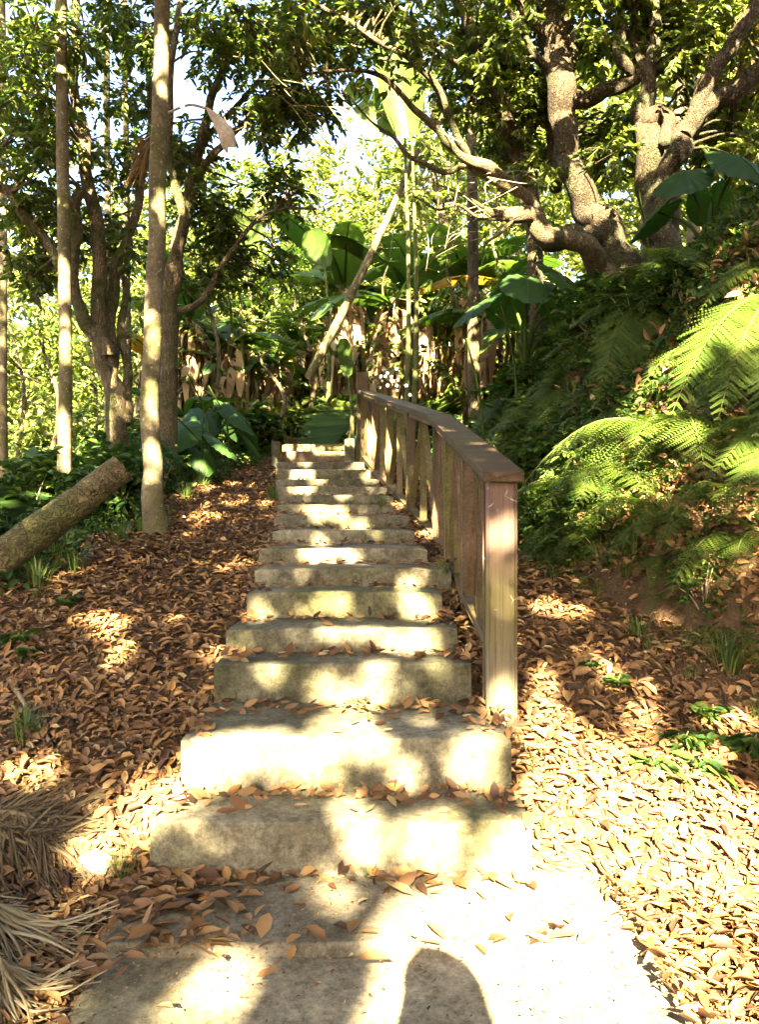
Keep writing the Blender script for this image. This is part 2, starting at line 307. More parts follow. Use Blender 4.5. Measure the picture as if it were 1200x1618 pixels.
def litm(P):
    iu = np.clip(((P@E1-U0)/CELL).astype(int), 0, NU-1); iv = np.clip(((P@E2-V0)/CELL).astype(int), 0, NV-1); return MASK[iu, iv]
# ground sheet
xs = np.concatenate([-np.geomspace(160, 5.2, 30), np.arange(-5, 6.01, .14), np.geomspace(6.4, 160, 30)])
ys = np.concatenate([-np.geomspace(120, 3.2, 18), np.arange(-3, 16, .14), np.geomspace(16.4, 300, 40)])
XX, YY = np.meshgrid(xs, ys, indexing='ij'); ZZ = ground(XX, YY)
nn = [noise.noise(Vector((x*3, y*3, 0))) for x, y in zip(XX.ravel(), YY.ravel())]
near = (np.abs(XX+.1) > 1.0); ZZ = ZZ+near*np.array(nn).reshape(XX.shape)*.03
mb = MB(); ni, nj = XX.shape; i, j = np.meshgrid(np.arange(ni-1), np.arange(nj-1), indexing='ij'); q = (i*nj+j).ravel()
mb.add(np.stack([XX, YY, ZZ], -1).reshape(-1, 3), np.stack([q, q+nj, q+nj+1, q+1], -1))
kind(mb.build('ground', M['soil']), 'structure')
def block(mb, x0, x1, y0, y1, z0, z1, r=.02, amp=.006, nx=None, seed=0, mat=0):
    nx = nx or max(3, int((x1-x0)/.05)); bx = []
    # cross-section profile (y,z) with a rounded front edge, front face subdivided
    fr = [(y0, z) for z in np.linspace(z0, z1-r, 7)]
    arc = [(y0+r-r*math.cos(t), z1-r+r*math.sin(t)) for t in np.linspace(.3, 1.57, 4)]
    top = [(y, z1) for y in np.linspace(y0+r+.02, y1, 5)]
    prof = fr+arc+top; np_ = len(prof); V = []
    for k, x in enumerate(np.linspace(x0, x1, nx)):
        for (y, z) in prof:
            e = min(1, min(x-x0, x1-x)/.025); sh = (1-e)*.012
            v = Vector((x*3.1+seed*7.7, y*3.1, z*3.1)); d = noise.noise(v)*amp*1.6+noise.noise(v*5)*amp*.7
            V.append((x, y+d+(sh if z < z1 else 0), z+(d*.8 if z > z1-r*1.1 else 0)-sh*(z > z1-.03)))
    Fc = [[a*np_+b, (a+1)*np_+b, (a+1)*np_+b+1, a*np_+b+1] for a in range(nx-1) for b in range(np_-1)]
    mb.add(V, Fc, .5, mat)
    for k, s_ in ((0, 1), (nx-1, -1)):      # end caps
        c = np.array(V[k*np_:(k+1)*np_]); low = c[-1].copy(); low[2] = z0
        pts = np.vstack([c, low]); n_ = len(pts); ctr = pts.mean(0)
        mb.add(np.vstack([pts, ctr]), [[a, (a+1) % n_, n_] for a in range(n_)], .5, mat)
stairs = thing('concrete_stairs', 'long flight of mossy concrete block steps climbing through the leaf litter', 'stairs', (0, 2.85, 0))
for k, (D, zt, a, b) in enumerate(ST):
    D2 = ST[k+1][0]+.12 if k+1 < len(ST) else D+.35
    mb = MB(); block(mb, a, b, D, D2, ZB[k]-.25, zt, r=.012 if k < 15 else .008, amp=.009 if k < 9 else .006, seed=k)
    o = mb.build('step', M['concrete'] if k < 15 else M['timber'], stairs)
    if k >= 15: o['label'] = 'brown timber step near the top'
mb = MB(); block(mb, -.86, .83, 2.405, 2.99, -.3, -.002, r=.01, amp=.003, seed=51); kind(mb.build('path_slab', M['slab']), 'structure')
mb = MB(); block(mb, -.84, .90, -1.5, 2.398, -.3, -.042, r=.008, amp=.002, nx=40, seed=52); kind(mb.build('path', M['slab']), 'structure')
for x, y, dpt, s_, lab in ((437,706,11.45,.12,'small pale concrete block at the left end of the upper timber step'), (553,703,11.42,.14,'sunlit concrete block at the right end of the upper timber step')):
    p = px(x, y, dpt); mb = MB(); block(mb, p[0]-s_/2, p[0]+s_/2, p[1]-.12, p[1]+.02, p[2]-.4, p[2]+s_*.6, r=.012, nx=6, seed=x)
    tag(mb.build('edge_block', M['concrete'], loc=p-[0,0,.3]), lab, 'block')
p0 = px(455,683,14.0); p1 = px(570,668,14.3); mb = MB(); tube(mb, np.linspace(p0, p1, 6), .05, 8, .05)
tag(mb.build('border_log', M['timber'], loc=p0), 'thin timber lying across the path at the top of the stairs', 'log')
# ------------------------------------------------------------------ railing
def beam(mb, a, b, wd, hd, up=(0,0,1), seg=1, mat=0):
    a = np.array(a, float); b = np.array(b, float); t = nrm(b-a); u = np.array(up, float)
    s_ = nrm(np.cross(t, u)); u = nrm(np.cross(s_, t)); c = min(wd, hd)*.09; V = []
    for e, sh in ((a, 1-c/ max(wd, hd)), (b, 1-c/max(wd, hd))):
        for (m, n_) in ((-1,-1),(1,-1),(1,1),(-1,1)):
            for (ca, cb) in (((c,0),(0,c)) if m*n_ > 0 else ((0,c),(c,0))):
                V.append(e+s_*m*(wd/2-ca)+u*n_*(hd/2-cb))
    Fc = [[k, (k+1) % 8, 8+(k+1) % 8, 8+k] for k in range(8)]
    mb.add(V, Fc, .5, mat); mb.add(V[:8], [list(range(8))[::-1]], .5, mat); mb.add(V[8:], [list(range(8))], .5, mat)
RF = np.array([[.537,3.55],[.445,6.0],[-.22,11.0]]); RT = [1.475, 2.015, 2.96]; RB = [.66, 1.10, 2.06]
def rail_at(D):
    X = np.interp(D, RF[:,1], RF[:,0]); return X, np.interp(D, RF[:,1], RT), np.interp(D, RF[:,1], RB)
rl = thing('stair_railing', 'brown weathered timber railing with leaning slats running up beside the stairs', 'railing', (.537, 3.55, .42))
PDs = [3.55, 4.5, 5.3, 6.0, 7.2, 8.5, 9.7, 11.0]
for k, D in enumerate(PDs):
    X, zt, zb = rail_at(D); wdt = .138 if k == 0 else .085
    zg = float(ground(X, D))-.35; mb = MB()
    beam(mb, (X, D, zg), (X, D, zt-.045), wdt, wdt, up=(0,1,0)); o = mb.build('post', M['post'] if k == 0 else M['timber'], rl, smooth=False)
    if k == 0: o['label'] = 'thick front post with peeling purple paint and yellow lichen'
for k in (0, 1):
    a, b = RF[k], RF[k+1]; d_ = (b-a)/np.linalg.norm(b-a)
    A = np.array([a[0], a[1], RT[k]]); B = np.array([b[0], b[1], RT[k+1]])
    if k == 0: A = A-nrm(B-A)*.10
    mb = MB(); beam(mb, A, B+nrm(B-A)*(.03 if k == 0 else .12), .185, .05); mb.build('handrail', M['rail'], rl, smooth=False)
    A2 = np.array([a[0], a[1], RB[k]]); B2 = np.array([b[0], b[1], RB[k+1]])
    mb = MB(); beam(mb, A2+nrm(B2-A2)*.07, B2, .085, .05); mb.build('bottom_rail', M['timber'], rl, smooth=False)
    mb = MB(); beam(mb, A+nrm(B-A)*.17-[0,0,.055], B-[0,0,.055], .06, .05); mb.build('top_rail', M['timber'], rl, smooth=False)
for D0, D1 in zip(PDs[:-1], PDs[1:]):
    Dm = (D0+D1)/2; g = .09 if D0 == 3.55 else .06
    for kind_, (Da, Db) in (('leaning_slat', (D0+g, Dm-.045)), ('leaning_slat', (D1-.06, Dm+.045)), ('upright_slat', (Dm, Dm))):
        Xa, _, za = rail_at(Da); Xb, zt, _ = rail_at(Db); mb = MB()
        beam(mb, (Xa, Da, za+.02), (Xb, Db, zt-.085), .050 if Da != Db else .058, .026, up=(0,1,.01))
        mb.build(kind_, M['timber'], rl, smooth=False)
X, zt, _ = rail_at(11.15); mb = MB(); beam(mb, (X-.02, 11.22, zt-1.3), (X-.02, 11.22, px(0,589,11.2)[2]), .17, .17, up=(0,1,0))
tag(mb.build('timber_post', M['timber'], loc=(X, 11.22, zt-1.3), smooth=False), 'square reddish timber post standing taller than the far end of the railing', 'post')
# ------------------------------------------------------------------ foliage generators
def sprays(C, rad, nt, nl, L, droop=.25, cull=True, twigs=None, flat=.7, twl=.5):
    """twigs through each clump centre C (m,3) with alternate leaves; returns leaf arrays"""
    m = len(C); rad = np.broadcast_to(rad, (m,))
    C2 = np.repeat(C, nt, 0); r2 = np.repeat(rad, nt)
    off = rdir(m*nt, .8)*(RG.uniform(0, 1, (m*nt, 1))**.5)*r2[:, None]*.75
    T0 = C2+off; td = nrm(off*.9/r2[:, None]+rdir(m*nt, .5)*.6+np.array([0, 0, -droop])); ln = r2*twl*RG.uniform(.6, 1.3, m*nt)
    if twigs is not None:
        T1 = T0+td*ln[:, None]; s_ = nrm(np.cross(td, np.array([.3, .2, 1.])))*.004; u_ = nrm(np.cross(td, s_))*.004
        V = np.stack([T0+s_, T0-s_*.5+u_, T0-s_*.5-u_, T1+s_*.5, T1-s_*.3+u_*.5, T1-s_*.3-u_*.5], 1)
        b = np.arange(len(T0))[:, None]*6
        keep = ~litm(T0) if cull else np.ones(len(T0), bool)
        Fc = np.concatenate([b+np.array([[0,1,4,3]]), b+np.array([[1,2,5,4]]), b+np.array([[2,0,3,5]])], 1)[keep].reshape(-1, 4)
        twigs.add(V.reshape(-1, 3), Fc, .5, 1)
    t = np.tile((np.arange(nl)+.6)/nl, m*nt); side = np.tile(np.where(np.arange(nl) % 2, 1., -1.), m*nt)
    P0 = np.repeat(T0, nl, 0); TD = np.repeat(td, nl, 0); LN = np.repeat(ln, nl)
    S = nrm(np.cross(TD, np.array([.05, .02, 1.])))
    P = P0+TD*(t*LN)[:, None]
    Dr = nrm(TD*.55+S*side[:, None]*.9+rdir(len(P))*.35+np.array([0, 0, -droop]))
    N = nrm(np.array([0, 0, 1.])*flat+rdir(len(P))*.6)
    Ls = L*RG.uniform(.65, 1.25, len(P)); 
    if cull: k = ~(litm(P+Dr*Ls[:, None]*.3) | litm(P+Dr*Ls[:, None]*.7))
    else: k = np.ones(len(P), bool)
    return P[k], Dr[k], N[k], Ls[k]
def crown(root, C, rad, nt, nl, L, mat, wr=.42, droop=.25, twg=True, cull=True, name='crown', curl=.15, twl=.5):
    mb = MB(); tw = mb if twg else None
    P, Dr, N, Ls = sprays(np.asarray(C), rad, nt, nl, L, droop, cull, tw, twl=twl)
    leaves(mb, P, Dr, N, Ls, Ls*wr, curl=curl)
    return mb.build(name, [M[mat], M['twig']], root)
def limbs(root, specs, mat, rough=.07, seg=12, jit=.18, name='trunk', mb=None, fin=True):
    mb = mb or MB(); allp = []
    for sp in specs:
        A = np.array([list(px(x, y, D))+[wp/F*D/2] for x, y, D, wp in sp]); Q = smooth_path(A, 7, jit)
        tube(mb, Q[:, :3], np.maximum(Q[:, 3], .004), seg, rough); allp.append(Q)
    o = mb.build(name, M[mat], root) if fin else None
    return o, np.concatenate(allp), mb
def connect(mb, pts, C, r0=.018, frac=1.0, mat=0):
    """thin branches from the nearest limb point out to the clump centres"""
    for c in C:
        if random.random() > frac: continue
        d = np.linalg.norm(pts[:, :3]-c, axis=1)+np.maximum(0, pts[:, 2]-c[2])*.8; k = int(d.argmin()); a = pts[k, :3]; L_ = np.linalg.norm(c-a)
        if L_ < .15: continue
        mid = (a+c)/2+RG.normal(0, .10, 3)*L_+np.array([0, 0, .10*L_]); Q = smooth_path([a, mid, c], 5)
        r = min(r0*(.5+L_*.5), pts[k, 3]*.7+.006); tube(mb, Q, np.linspace(r, .004, len(Q)), 6, .03, mat=mat)
def ell(regs, D0=0):
    out = []
    for x, y, D, rx, ry, rD, n in regs:
        v = rdir(n)*(RG.uniform(0, 1, (n, 1))**.4)
        d = D+v[:, 1]*rD; out.append(np.stack([(x+v[:, 0]*rx-600)/F*d, d, H-(y+v[:, 2]*ry-809)/F*d], -1))
    return np.concatenate(out)
def tree(name, label, base, specs, regs, bark, leafm, rad=.35, nt=9, nl=9, L=.10, group=None, rough=.07, seg=12, con=1.0, jit=.18, droop=.25, wr=.42, r0=.018, cull=True, flare=True):
    b = px(*base); b[2] = ground(b[0], b[1])-.03
    root = thing(name, label, 'tree', b, group)
    mbt = MB(); _, pts, _ = limbs(root, specs, bark, rough, seg, jit, mb=mbt, fin=False)
    if regs is not None and len(regs):
        C = ell(regs); connect(mbt, pts, C, r0, con); crown(root, C, rad, nt, nl, L, leafm, wr, droop, cull=cull)
    if flare:
        x, y, D, wp = specs[0][0]; c = px(x, y, D); rr = wp/F*D/2
        for k in range(7):
            a_ = k*.9+random.uniform(-.2, .2); d_ = np.array([math.cos(a_), math.sin(a_), 0]); e_ = c+d_*rr*random.uniform(1.7, 2.9); e_[2] = float(ground(e_[0], e_[1]))-.02
            tube(mbt, smooth_path([c+[0,0,.3]+d_*rr*.35, c+d_*rr*.95+[0,0,.07], e_], 5), np.linspace(rr*.32, rr*.12, 11), 8, .06)
    mbt.build('trunk', M[bark], root); return root
# ------------------------------------------------------------------ visible trees
def groundy(x, D):                    # photo row where the ground lies at column x, distance D
    X = (x-600)/F*D; return 809-(float(ground(X, D))-.12-H)*F/D
tree('slender_tree', 'slender straight grey-brown trunk, leftmost of the tall thin trunks', (103,740,7.9),
 [[(104,groundy(104,7.9),7.9,24),(103,600,7.9,21),(101,420,7.9,20),(99,200,7.9,19),(97,0,7.9,18),(96,-350,7.9,16),(99,-600,7.9,12)]],
 [(96,-480,7.9,420,150,1.2,16)], 'bark_pale', 'leaf', rough=.03, jit=.08)
tree('pale_trunk_tree', 'tall lichen-spotted pale trunk standing at the left edge of the leaf litter', (243,835,6.15),
 [[(246,groundy(246,6.15)+6,6.15,46),(243,790,6.15,34),(240,700,6.15,31),(242,560,6.15,29),(246,400,6.15,28),(250,200,6.15,26),(256,0,6.15,25),(262,-320,6.15,20)]],
 [(262,-420,6.0,420,130,1.2,16)], 'bark_pale', 'leaf', rough=.03, jit=.08)
tree('forked_tree', 'dark tree with several stems rising from one mossy base left of the pale trunk', (180,690,9.0),
 [[(190,groundy(190,9),9.0,36),(182,640,9.0,30),(160,560,9.0,26),(148,430,9.0,24),(140,300,9.0,22),(128,220,9.1,17),(116,100,9.2,15),(118,-60,9.2,12)],
  [(178,640,9.0,24),(172,540,9.1,22),(182,440,9.2,18),(206,360,9.3,15),(224,280,9.4,13),(236,190,9.4,11),(230,60,9.4,9)],
  [(172,560,8.9,22),(140,520,8.9,22),(122,470,8.8,20),(118,380,8.8,18),(128,300,8.8,16)],
  [(188,670,9.0,22),(200,600,9.1,16),(192,520,9.2,12),(196,440,9.3,10)],
  [(118,480,8.8,17),(88,410,8.7,16),(50,350,8.6,17),(20,310,8.5,16),(-30,270,8.4,14)],
  [(140,300,9.0,12),(120,200,9,11),(96,140,9,9),(60,60,9,7)]],
 [(60,60,8.6,90,90,1.0,30),(40,190,8.6,80,70,1.0,26),(150,40,9.6,60,70,.6,8),(190,240,9.6,60,60,.5,14),(60,320,9,70,60,.7,18),(170,380,9.6,60,60,.5,14),(50,430,9.3,50,40,.5,10),(200,150,9.6,50,50,.5,8)],
 'bark', 'leaf_dark', rad=.32, nt=9, nl=9, L=.10, jit=.3)
tree('leaning_forked_tree', 'dark forked tree with a V of stems just right of the pale trunk', (268,640,8.6),
 [[(262,groundy(262,8.6),8.6,30),(266,560,8.6,26),(274,450,8.6,24),(290,370,8.6,21),(306,290,8.6,18),(322,210,8.6,15),(345,130,8.6,12),(372,20,8.6,9)],
  [(270,480,8.6,20),(280,400,8.5,19),(284,310,8.4,15),(268,240,8.3,12),(270,100,8.2,10),(290,-20,8.2,8)],
  [(306,290,8.6,13),(340,240,8.5,11),(380,200,8.4,9),(440,130,8.2,7),(500,90,8.0,5)],
  [(322,230,8.6,10),(380,160,8.8,8),(440,90,8.8,6),(500,40,8.8,4)],
  [(276,490,8.6,12),(320,470,8.6,11),(352,420,8.6,9),(400,350,8.6,7),(450,330,8.6,5),(500,330,8.6,4)]],
 [(330,30,8.4,90,60,.8,12),(420,70,8.4,110,70,.9,34),(520,50,8.2,70,70,.8,24),(400,170,8.4,60,45,.6,12),(470,170,8.4,60,50,.5,22),(230,60,8.6,50,50,.6,10),
  (300,240,8.8,60,40,.6,14),(350,340,9,70,40,.6,18),(430,300,9,50,35,.6,10),(330,430,9,60,40,.5,12),(410,420,9.3,50,40,.5,10)],
 'bark', 'leaf_dark', rad=.31, nt=9, nl=9, L=.095, jit=.3)
tree('twisted_tree', 'thick twisted dark tree on the bank behind the ferns, its trunk curving left', (975,440,9.0),
 [[(1010,groundy(1010,9.0)+30,9.0,100),(992,470,9.0,80),(968,405,9.0,62),(938,345,9.0,48),(908,290,9.0,40),(896,220,9.0,38),(888,150,9.0,46),(880,90,9.0,44),(872,30,9.0,38),(862,-60,9,30)],
  [(892,150,9.0,30),(922,158,8.9,28),(965,140,8.8,24),(1010,118,8.7,20),(1050,108,8.6,14)],
  [(1005,120,8.7,14),(985,100,8.6,18),(978,70,8.6,18),(990,35,8.6,16),(1018,-10,8.6,14)],
  [(886,130,9.0,26),(902,90,8.9,20),(900,40,8.9,18),(905,-30,8.9,15)],
  [(880,90,9.0,30),(856,50,9.1,28),(838,0,9.2,26),(820,-60,9.2,20)],
  [(870,70,9,14),(830,20,8.8,12),(800,-30,8.7,10)],
  [(880,110,9.0,16),(850,95,8.8,12),(822,50,8.7,10),(795,0,8.6,8)],
  [(878,300,9.3,20),(874,200,9.4,24),(868,120,9.4,22)],
  [(960,400,9,20),(940,380,8.9,30),(905,375,8.8,34),(868,385,8.7,26),(846,350,8.6,22),(815,340,8.5,16)]],
 [(860,-60,9,180,60,.8,18),(1010,40,9.4,90,70,.8,14),(960,220,9.6,60,60,.4,14),(820,120,9.6,60,60,.5,16),(830,180,9.7,50,60,.5,14),(930,60,9.8,60,60,.5,12),(845,250,8.7,30,40,.3,2),(965,235,8.5,25,30,.3,2),(800,90,8.6,60,50,.3,4),(935,30,8.5,30,40,.3,2)],
 'bark_dark', 'leaf', rad=.34, nt=9, nl=9, L=.11, jit=.22, rough=.08, seg=16)
tree('curved_limb_tree', 'dark curved stem bending up left in front of the thick twisted tree', (840,300,9.6),
 [[(860,groundy(860,9.6),9.6,26),(842,340,9.6,26),(828,280,9.6,27),(815,220,9.5,26),(795,170,9.4,24),(772,110,9.3,22),(748,50,9.2,20),(722,-10,9.1,16),(700,-80,9,12)],
  [(772,110,9.3,12),(740,105,9.1,9),(700,90,8.9,7),(668,60,8.8,5)]],
 [(740,120,9.6,50,70,.5,20),(770,40,9.6,60,60,.5,22),(720,-20,9,90,50,.6,12),(800,220,10,50,50,.4,16)], 'bark', 'leaf', jit=.25, rough=.1, L=.10)
tree('lichen_tree', 'pale lichen-covered trunk splitting into heavy limbs at the upper right', (1035,400,8.6),
 [[(1062,groundy(1062,8.6)+30,8.6,84),(1050,430,8.6,62),(1040,370,8.6,50),(1030,300,8.6,42),(1020,230,8.6,40),(1018,180,8.6,38),(1028,120,8.6,22),(1032,40,8.6,19),(1036,-60,8.6,15)],
  [(1038,340,8.6,40),(1052,290,8.5,34),(1076,235,8.4,32),(1095,180,8.3,30),(1118,125,8.2,25),(1160,70,8.1,25),(1195,10,8.0,22),(1220,-60,7.9,20)],
  [(1020,200,8.6,30),(1046,178,8.6,30),(1060,190,8.5,24),(1050,230,8.4,18)],
  [(1082,215,8.3,24),(1110,175,8.3,28),(1150,145,8.3,30),(1210,108,8.2,28),(1280,80,8.1,22)],
  [(1030,130,8.6,16),(1006,80,8.7,12),(1000,20,8.7,9)]],
 [(1150,30,8.8,80,60,.7,22),(1060,60,9.2,60,60,.6,20),(1140,230,9.4,50,50,.5,16),(1060,-60,8.6,180,50,.7,12),(1180,150,9.5,60,60,.5,14),(1085,80,8.2,30,30,.3,3),(1170,220,8.6,50,50,.4,7)],
 'bark_dark', 'leaf', rad=.34, L=.11, jit=.22, rough=.07, seg=16)
tree('arching_branch_tree', 'low arching tree with bare sunlit branches reaching left over the railing', (930,400,7.8),
 [[(1000,groundy(1000,8.3)+20,8.3,46),(972,440,8.1,36),(930,400,7.9,32),(880,380,7.7,30),(832,345,7.6,26),(800,342,7.5,20),(770,332,7.4,12)],
  [(872,380,7.7,18),(835,325,7.6,18),(800,285,7.5,17),(760,262,7.4,17),(725,235,7.3,16),(690,205,7.2,13),(655,175,7.2,10),(612,128,7.1,8),(560,110,7.0,6),(480,120,6.9,4)],
  [(815,300,7.5,14),(745,262,7.4,13),(732,235,7.3,12),(715,200,7.2,11),(688,135,7.1,9),(640,90,7.0,8),(590,60,6.9,8),(530,20,6.8,7),(470,-10,6.7,6)],
  [(690,205,7.2,8),(700,160,7.2,7),(660,110,7.1,5),(600,92,7,4)],
  [(745,262,7.4,10),(700,270,7.3,9),(655,255,7.2,8),(620,215,7.1,6),(585,190,7.0,4),(540,140,6.9,4)],
  [(800,345,7.5,8),(760,345,7.4,6),(725,325,7.3,5),(690,330,7.2,4),(655,310,7.1,3)],
  [(790,342,7.5,7),(750,318,7.4,5),(712,300,7.3,4),(690,290,7.3,3)],
  [(815,345,7.5,6),(790,370,7.4,5),(768,385,7.3,4),(762,420,7.3,3)]],
 [(590,30,7.0,70,35,.5,18),(670,55,7.0,50,35,.5,10),(480,40,6.9,60,40,.5,14),(600,110,7.1,50,30,.4,4)], 'bark', 'leaf_dark', rad=.24, nt=7, nl=7, L=.09, jit=.3, rough=.1)
# dead twigs tangle hanging on the low branches
tw_ = thing('dead_twigs', 'tangle of thin bare sunlit twigs on the low arching branch', 'twigs', px(740,320,7.4))
for k in range(68):
    if k < 42: a = px(random.uniform(640,820), random.uniform(260,380), random.uniform(7.2,7.6)); d = rdir(1)[0]*random.uniform(.2,.55); d[2] -= .1
    else: a = px(random.uniform(440,720), random.uniform(60,250), random.uniform(6.9,7.2)); d = np.array([random.uniform(-.9,-.1), random.uniform(-.2,.2), random.uniform(-.1,.6)])*random.uniform(.3,.8)
    mb = MB(); tube(mb, smooth_path([a-d*.15, a+d*.5+rdir(1)[0]*.07, a+d], 4), np.linspace(.006,.002,9), 5); mb.build('twig', M['twig'], tw_)
def pole_tree(label, x0, x1, D, w, bark='bark_pale', name='thin_tree', regs=None, leafm='leaf', group=None, y0=None):
    g = groundy(x0, D)
    return tree(name, label, (x0, g, D), [[(x0,g+5,D,w*1.15),(x0+(x1-x0)*.4,g*.6,D,w),(x0+(x1-x0)*.7,g*.25,D,w*.95),(x1,-40,D,w*.9),(x1+2,-300,D,w*.7)]], regs or [(x1,-330,D,150,60,1,10)], bark, leafm, rough=.03, jit=.1, group=group, L=.13)
pole_tree('very thin straight trunk seen between the two pale trunks at the left', 172, 168, 12, 11)
pole_tree('pale thin trunk at the far left edge of the picture', 6, 2, 10.5, 15)
pole_tree('pale straight palm-like trunk behind the heavy limbs at the right', 1098, 1108, 12, 24)
pole_tree('thin brown trunk behind the curved stem at the centre right', 752, 742, 11.5, 18, 'bark')
pole_tree('thin pale trunk in the far trees at the top centre', 822, 820, 17, 12)
pole_tree('thin grey trunk rising beside the lichen-covered tree', 1062, 1078, 11, 16, 'bark')
pole_tree('reddish trunk wrapped in hanging dead leaves at the right edge', 1178, 1172, 10, 34, 'bark', regs=[(1170,200,10,30,90,.3,8),(1165,80,10,40,60,.4,6)], leafm='dry')
pole_tree('thin trunk partly hidden behind the forked tree stems', 205, 196, 13, 10, 'bark')
# leaning dead pole
mb = MB(); A = px(488,598,13.0); B = px(662,236,12.2); Q = smooth_path([A, (A+B)/2+[.02,0,-.05], B], 12, .01); tube(mb, Q, np.linspace(.078,.045,len(Q)), 12, .05)
tag(mb.build('leaning_pole', M['bark_pale'], loc=A), 'bare lichen-spotted trunk leaning diagonally behind the top of the stairs', 'dead trunk')
# sawn log
lg = thing('sawn_log', 'sawn-off yellowish log jutting up at an angle at the left', 'log', on(-2.35, 4.9))
A = px(-10,892,4.75); B = px(190,742,5.1); mb = MB(); Q = smooth_path([A-(B-A)*.7, A, (A+B)/2, B], 8, .004); tube(mb, Q, np.linspace(.112,.094,len(Q)), 22, .05, cap=False); mb.build('trunk', M['bark_log'], lg)
t = nrm(B-A); s_ = nrm(np.cross(t, [0,0,1.])); u_ = np.cross(s_, t); mb = MB(); V = [B-t*.05]
for ring, rr in enumerate((.35, .8, 1.0)):
    for k in range(22): V.append(B+(-t*.03 if ring == 0 else t*(.012+.008*math.sin(k*2.3)))*1+(s_*math.cos(k/22*6.2832)+u_*math.sin(k/22*6.2832))*.095*rr)
Fc = [[0, 1+k, 1+(k+1) % 22] for k in range(22)]; mb.add(V, Fc)
mb.add(V, [[1+r*22+k, 1+(r+1)*22+k, 1+(r+1)*22+(k+1) % 22, 1+r*22+(k+1) % 22] for r in (0, 1) for k in range(22)]); o = mb.build('cut_face', M['cut'], lg)
# ------------------------------------------------------------------ trees overhead and behind the camera (they cast the dapple)
CT = [(-3.4,-11),(3.6,-11.5),(-4.6,-5.5),(5.0,-5.0),(-3.9,-.6),(4.9,.6),(-5.0,4.5),(5.6,4.6)]
uu, vv = np.meshgrid(np.arange(-7.0, 7.1, .43), np.arange(-2.2, 14.6, .43)); uu = uu.ravel()+RG.uniform(-.2,.2,uu.size); vv = vv.ravel()+RG.uniform(-.2,.2,vv.size)
keep = RG.uniform(0, 1, uu.size) < np.interp(vv, [-3, 8.2, 9.4, 10.3, 11, 13.2, 14.6], [1, 1, .3, .3, .42, .42, .1])*np.interp(np.abs(uu), [4, 7.4], [1, .5]); uu = uu[keep]; vv = vv[keep]
zz = RG.uniform(6.3, 8.8, uu.size); 
def at_uvz(u, v, z): t_ = (z-v*E2[2])/DV[2]; return u[:, None]*E1+v[:, None]*E2+t_[:, None]*DV
for _ in range(30):
    P = at_uvz(uu, vv, zz); bad = (P[:, 1] > -1) & ((P[:, 2]-H-.45)/np.maximum(P[:, 1]+.4, .1) < .74); zz = np.where(bad, zz+.35, zz)
P = at_uvz(uu, vv, zz); ctr = np.array(CT); near_ = np.argmin(np.linalg.norm(P[:, None, :2]-ctr[None]-np.array([0, .0]), axis=2), 1)
names = ['behind the photographer on the left','behind the photographer on the right','left of the path behind the photographer','right of the path behind the photographer','beside the photographer on the left','beside the photographer on the right bank','left of the stairs outside the picture','on the right bank outside the picture']
for k, (cx_, cy_) in enumerate(CT):
    C = P[near_ == k]
    if not len(C): continue
    b = on(cx_, cy_, -.05); root = thing('shade_tree', 'leafy tree '+names[k]+', casting dappled shade', 'tree', b, 'trees whose crowns shade the stairs'); mbt = MB()
    zt = C[:, 2].min()-.3; top = np.array([cx_*.9, cy_, zt]); Q = smooth_path([[*b, .2], [cx_+.1, cy_-.1, b[2]+zt*.4, .16], [*top, .13], [cx_*.8, cy_+.3, C[:, 2].mean(), .07]], 7, .1)
    tube(mbt, Q[:, :3], Q[:, 3], 12, .06); pts = Q[len(Q)//2:]
    sel = C[::7]
    for c in sel:
        a = pts[random.randrange(len(pts))]; q = smooth_path([a[:3], (a[:3]+c)/2+[0,0,.4], c], 5); 
        ok = ~litm(q); 
        if ok.mean() > .45: tube(mbt, q, np.linspace(.04,.01,len(q)), 7, .03)
    mbt.build('trunk', M['bark'], root); crown(root, C, .50, 24, 10, .17, 'leaf_canopy', wr=.58, twg=False)
# low trees further behind and beside the photographer close the view towards the horizon
# ------------------------------------------------------------------ background trees
def far_tree(x, D, ztop, label, wpx, dens=1.0, leafm='leaf_far', L=.2, name='background_tree', low=None, tw=1.0):
    X = (x-600)/F*D; z0 = float(ground(X, D)); root = thing(name, label, 'tree', (X, D, z0-.1), 'sunlit trees filling the background')
    hgt = ztop-z0; mb = MB(); Q = smooth_path([[X, D, z0-.2, .14], [X+.3, D, z0+hgt*.4, .11], [X-.1, D+.2, z0+hgt*.75, .06], [X+.1, D, ztop-.3, .02]], 6, .3); tube(mb, Q[:, :3], Q[:, 3]*tw, 9, .06)
    wd = wpx/F*D/2; lo = z0+.3 if low is None else low; n = int(dens*wd*(ztop-lo)*2.3)
    v = rdir(n)*(RG.uniform(.25, 1, (n, 1))**.5); C = np.array([X, D, (lo+ztop)/2])+v*np.array([wd, min(wd, 2.2), (ztop-lo)/2])*(1+.25*RG.normal(0, 1, (n, 1)))
    C[:, 2] = np.maximum(C[:, 2], ground(C[:, 0], C[:, 1])+.2)
    connect(mb, Q, C[::3], .03, 1); mb.build('trunk', M['bark'], root)
    crown(root, C, .62, 9, 8, L, leafm, wr=.5, twg=False, cull=False, curl=.2, twl=.6); return root
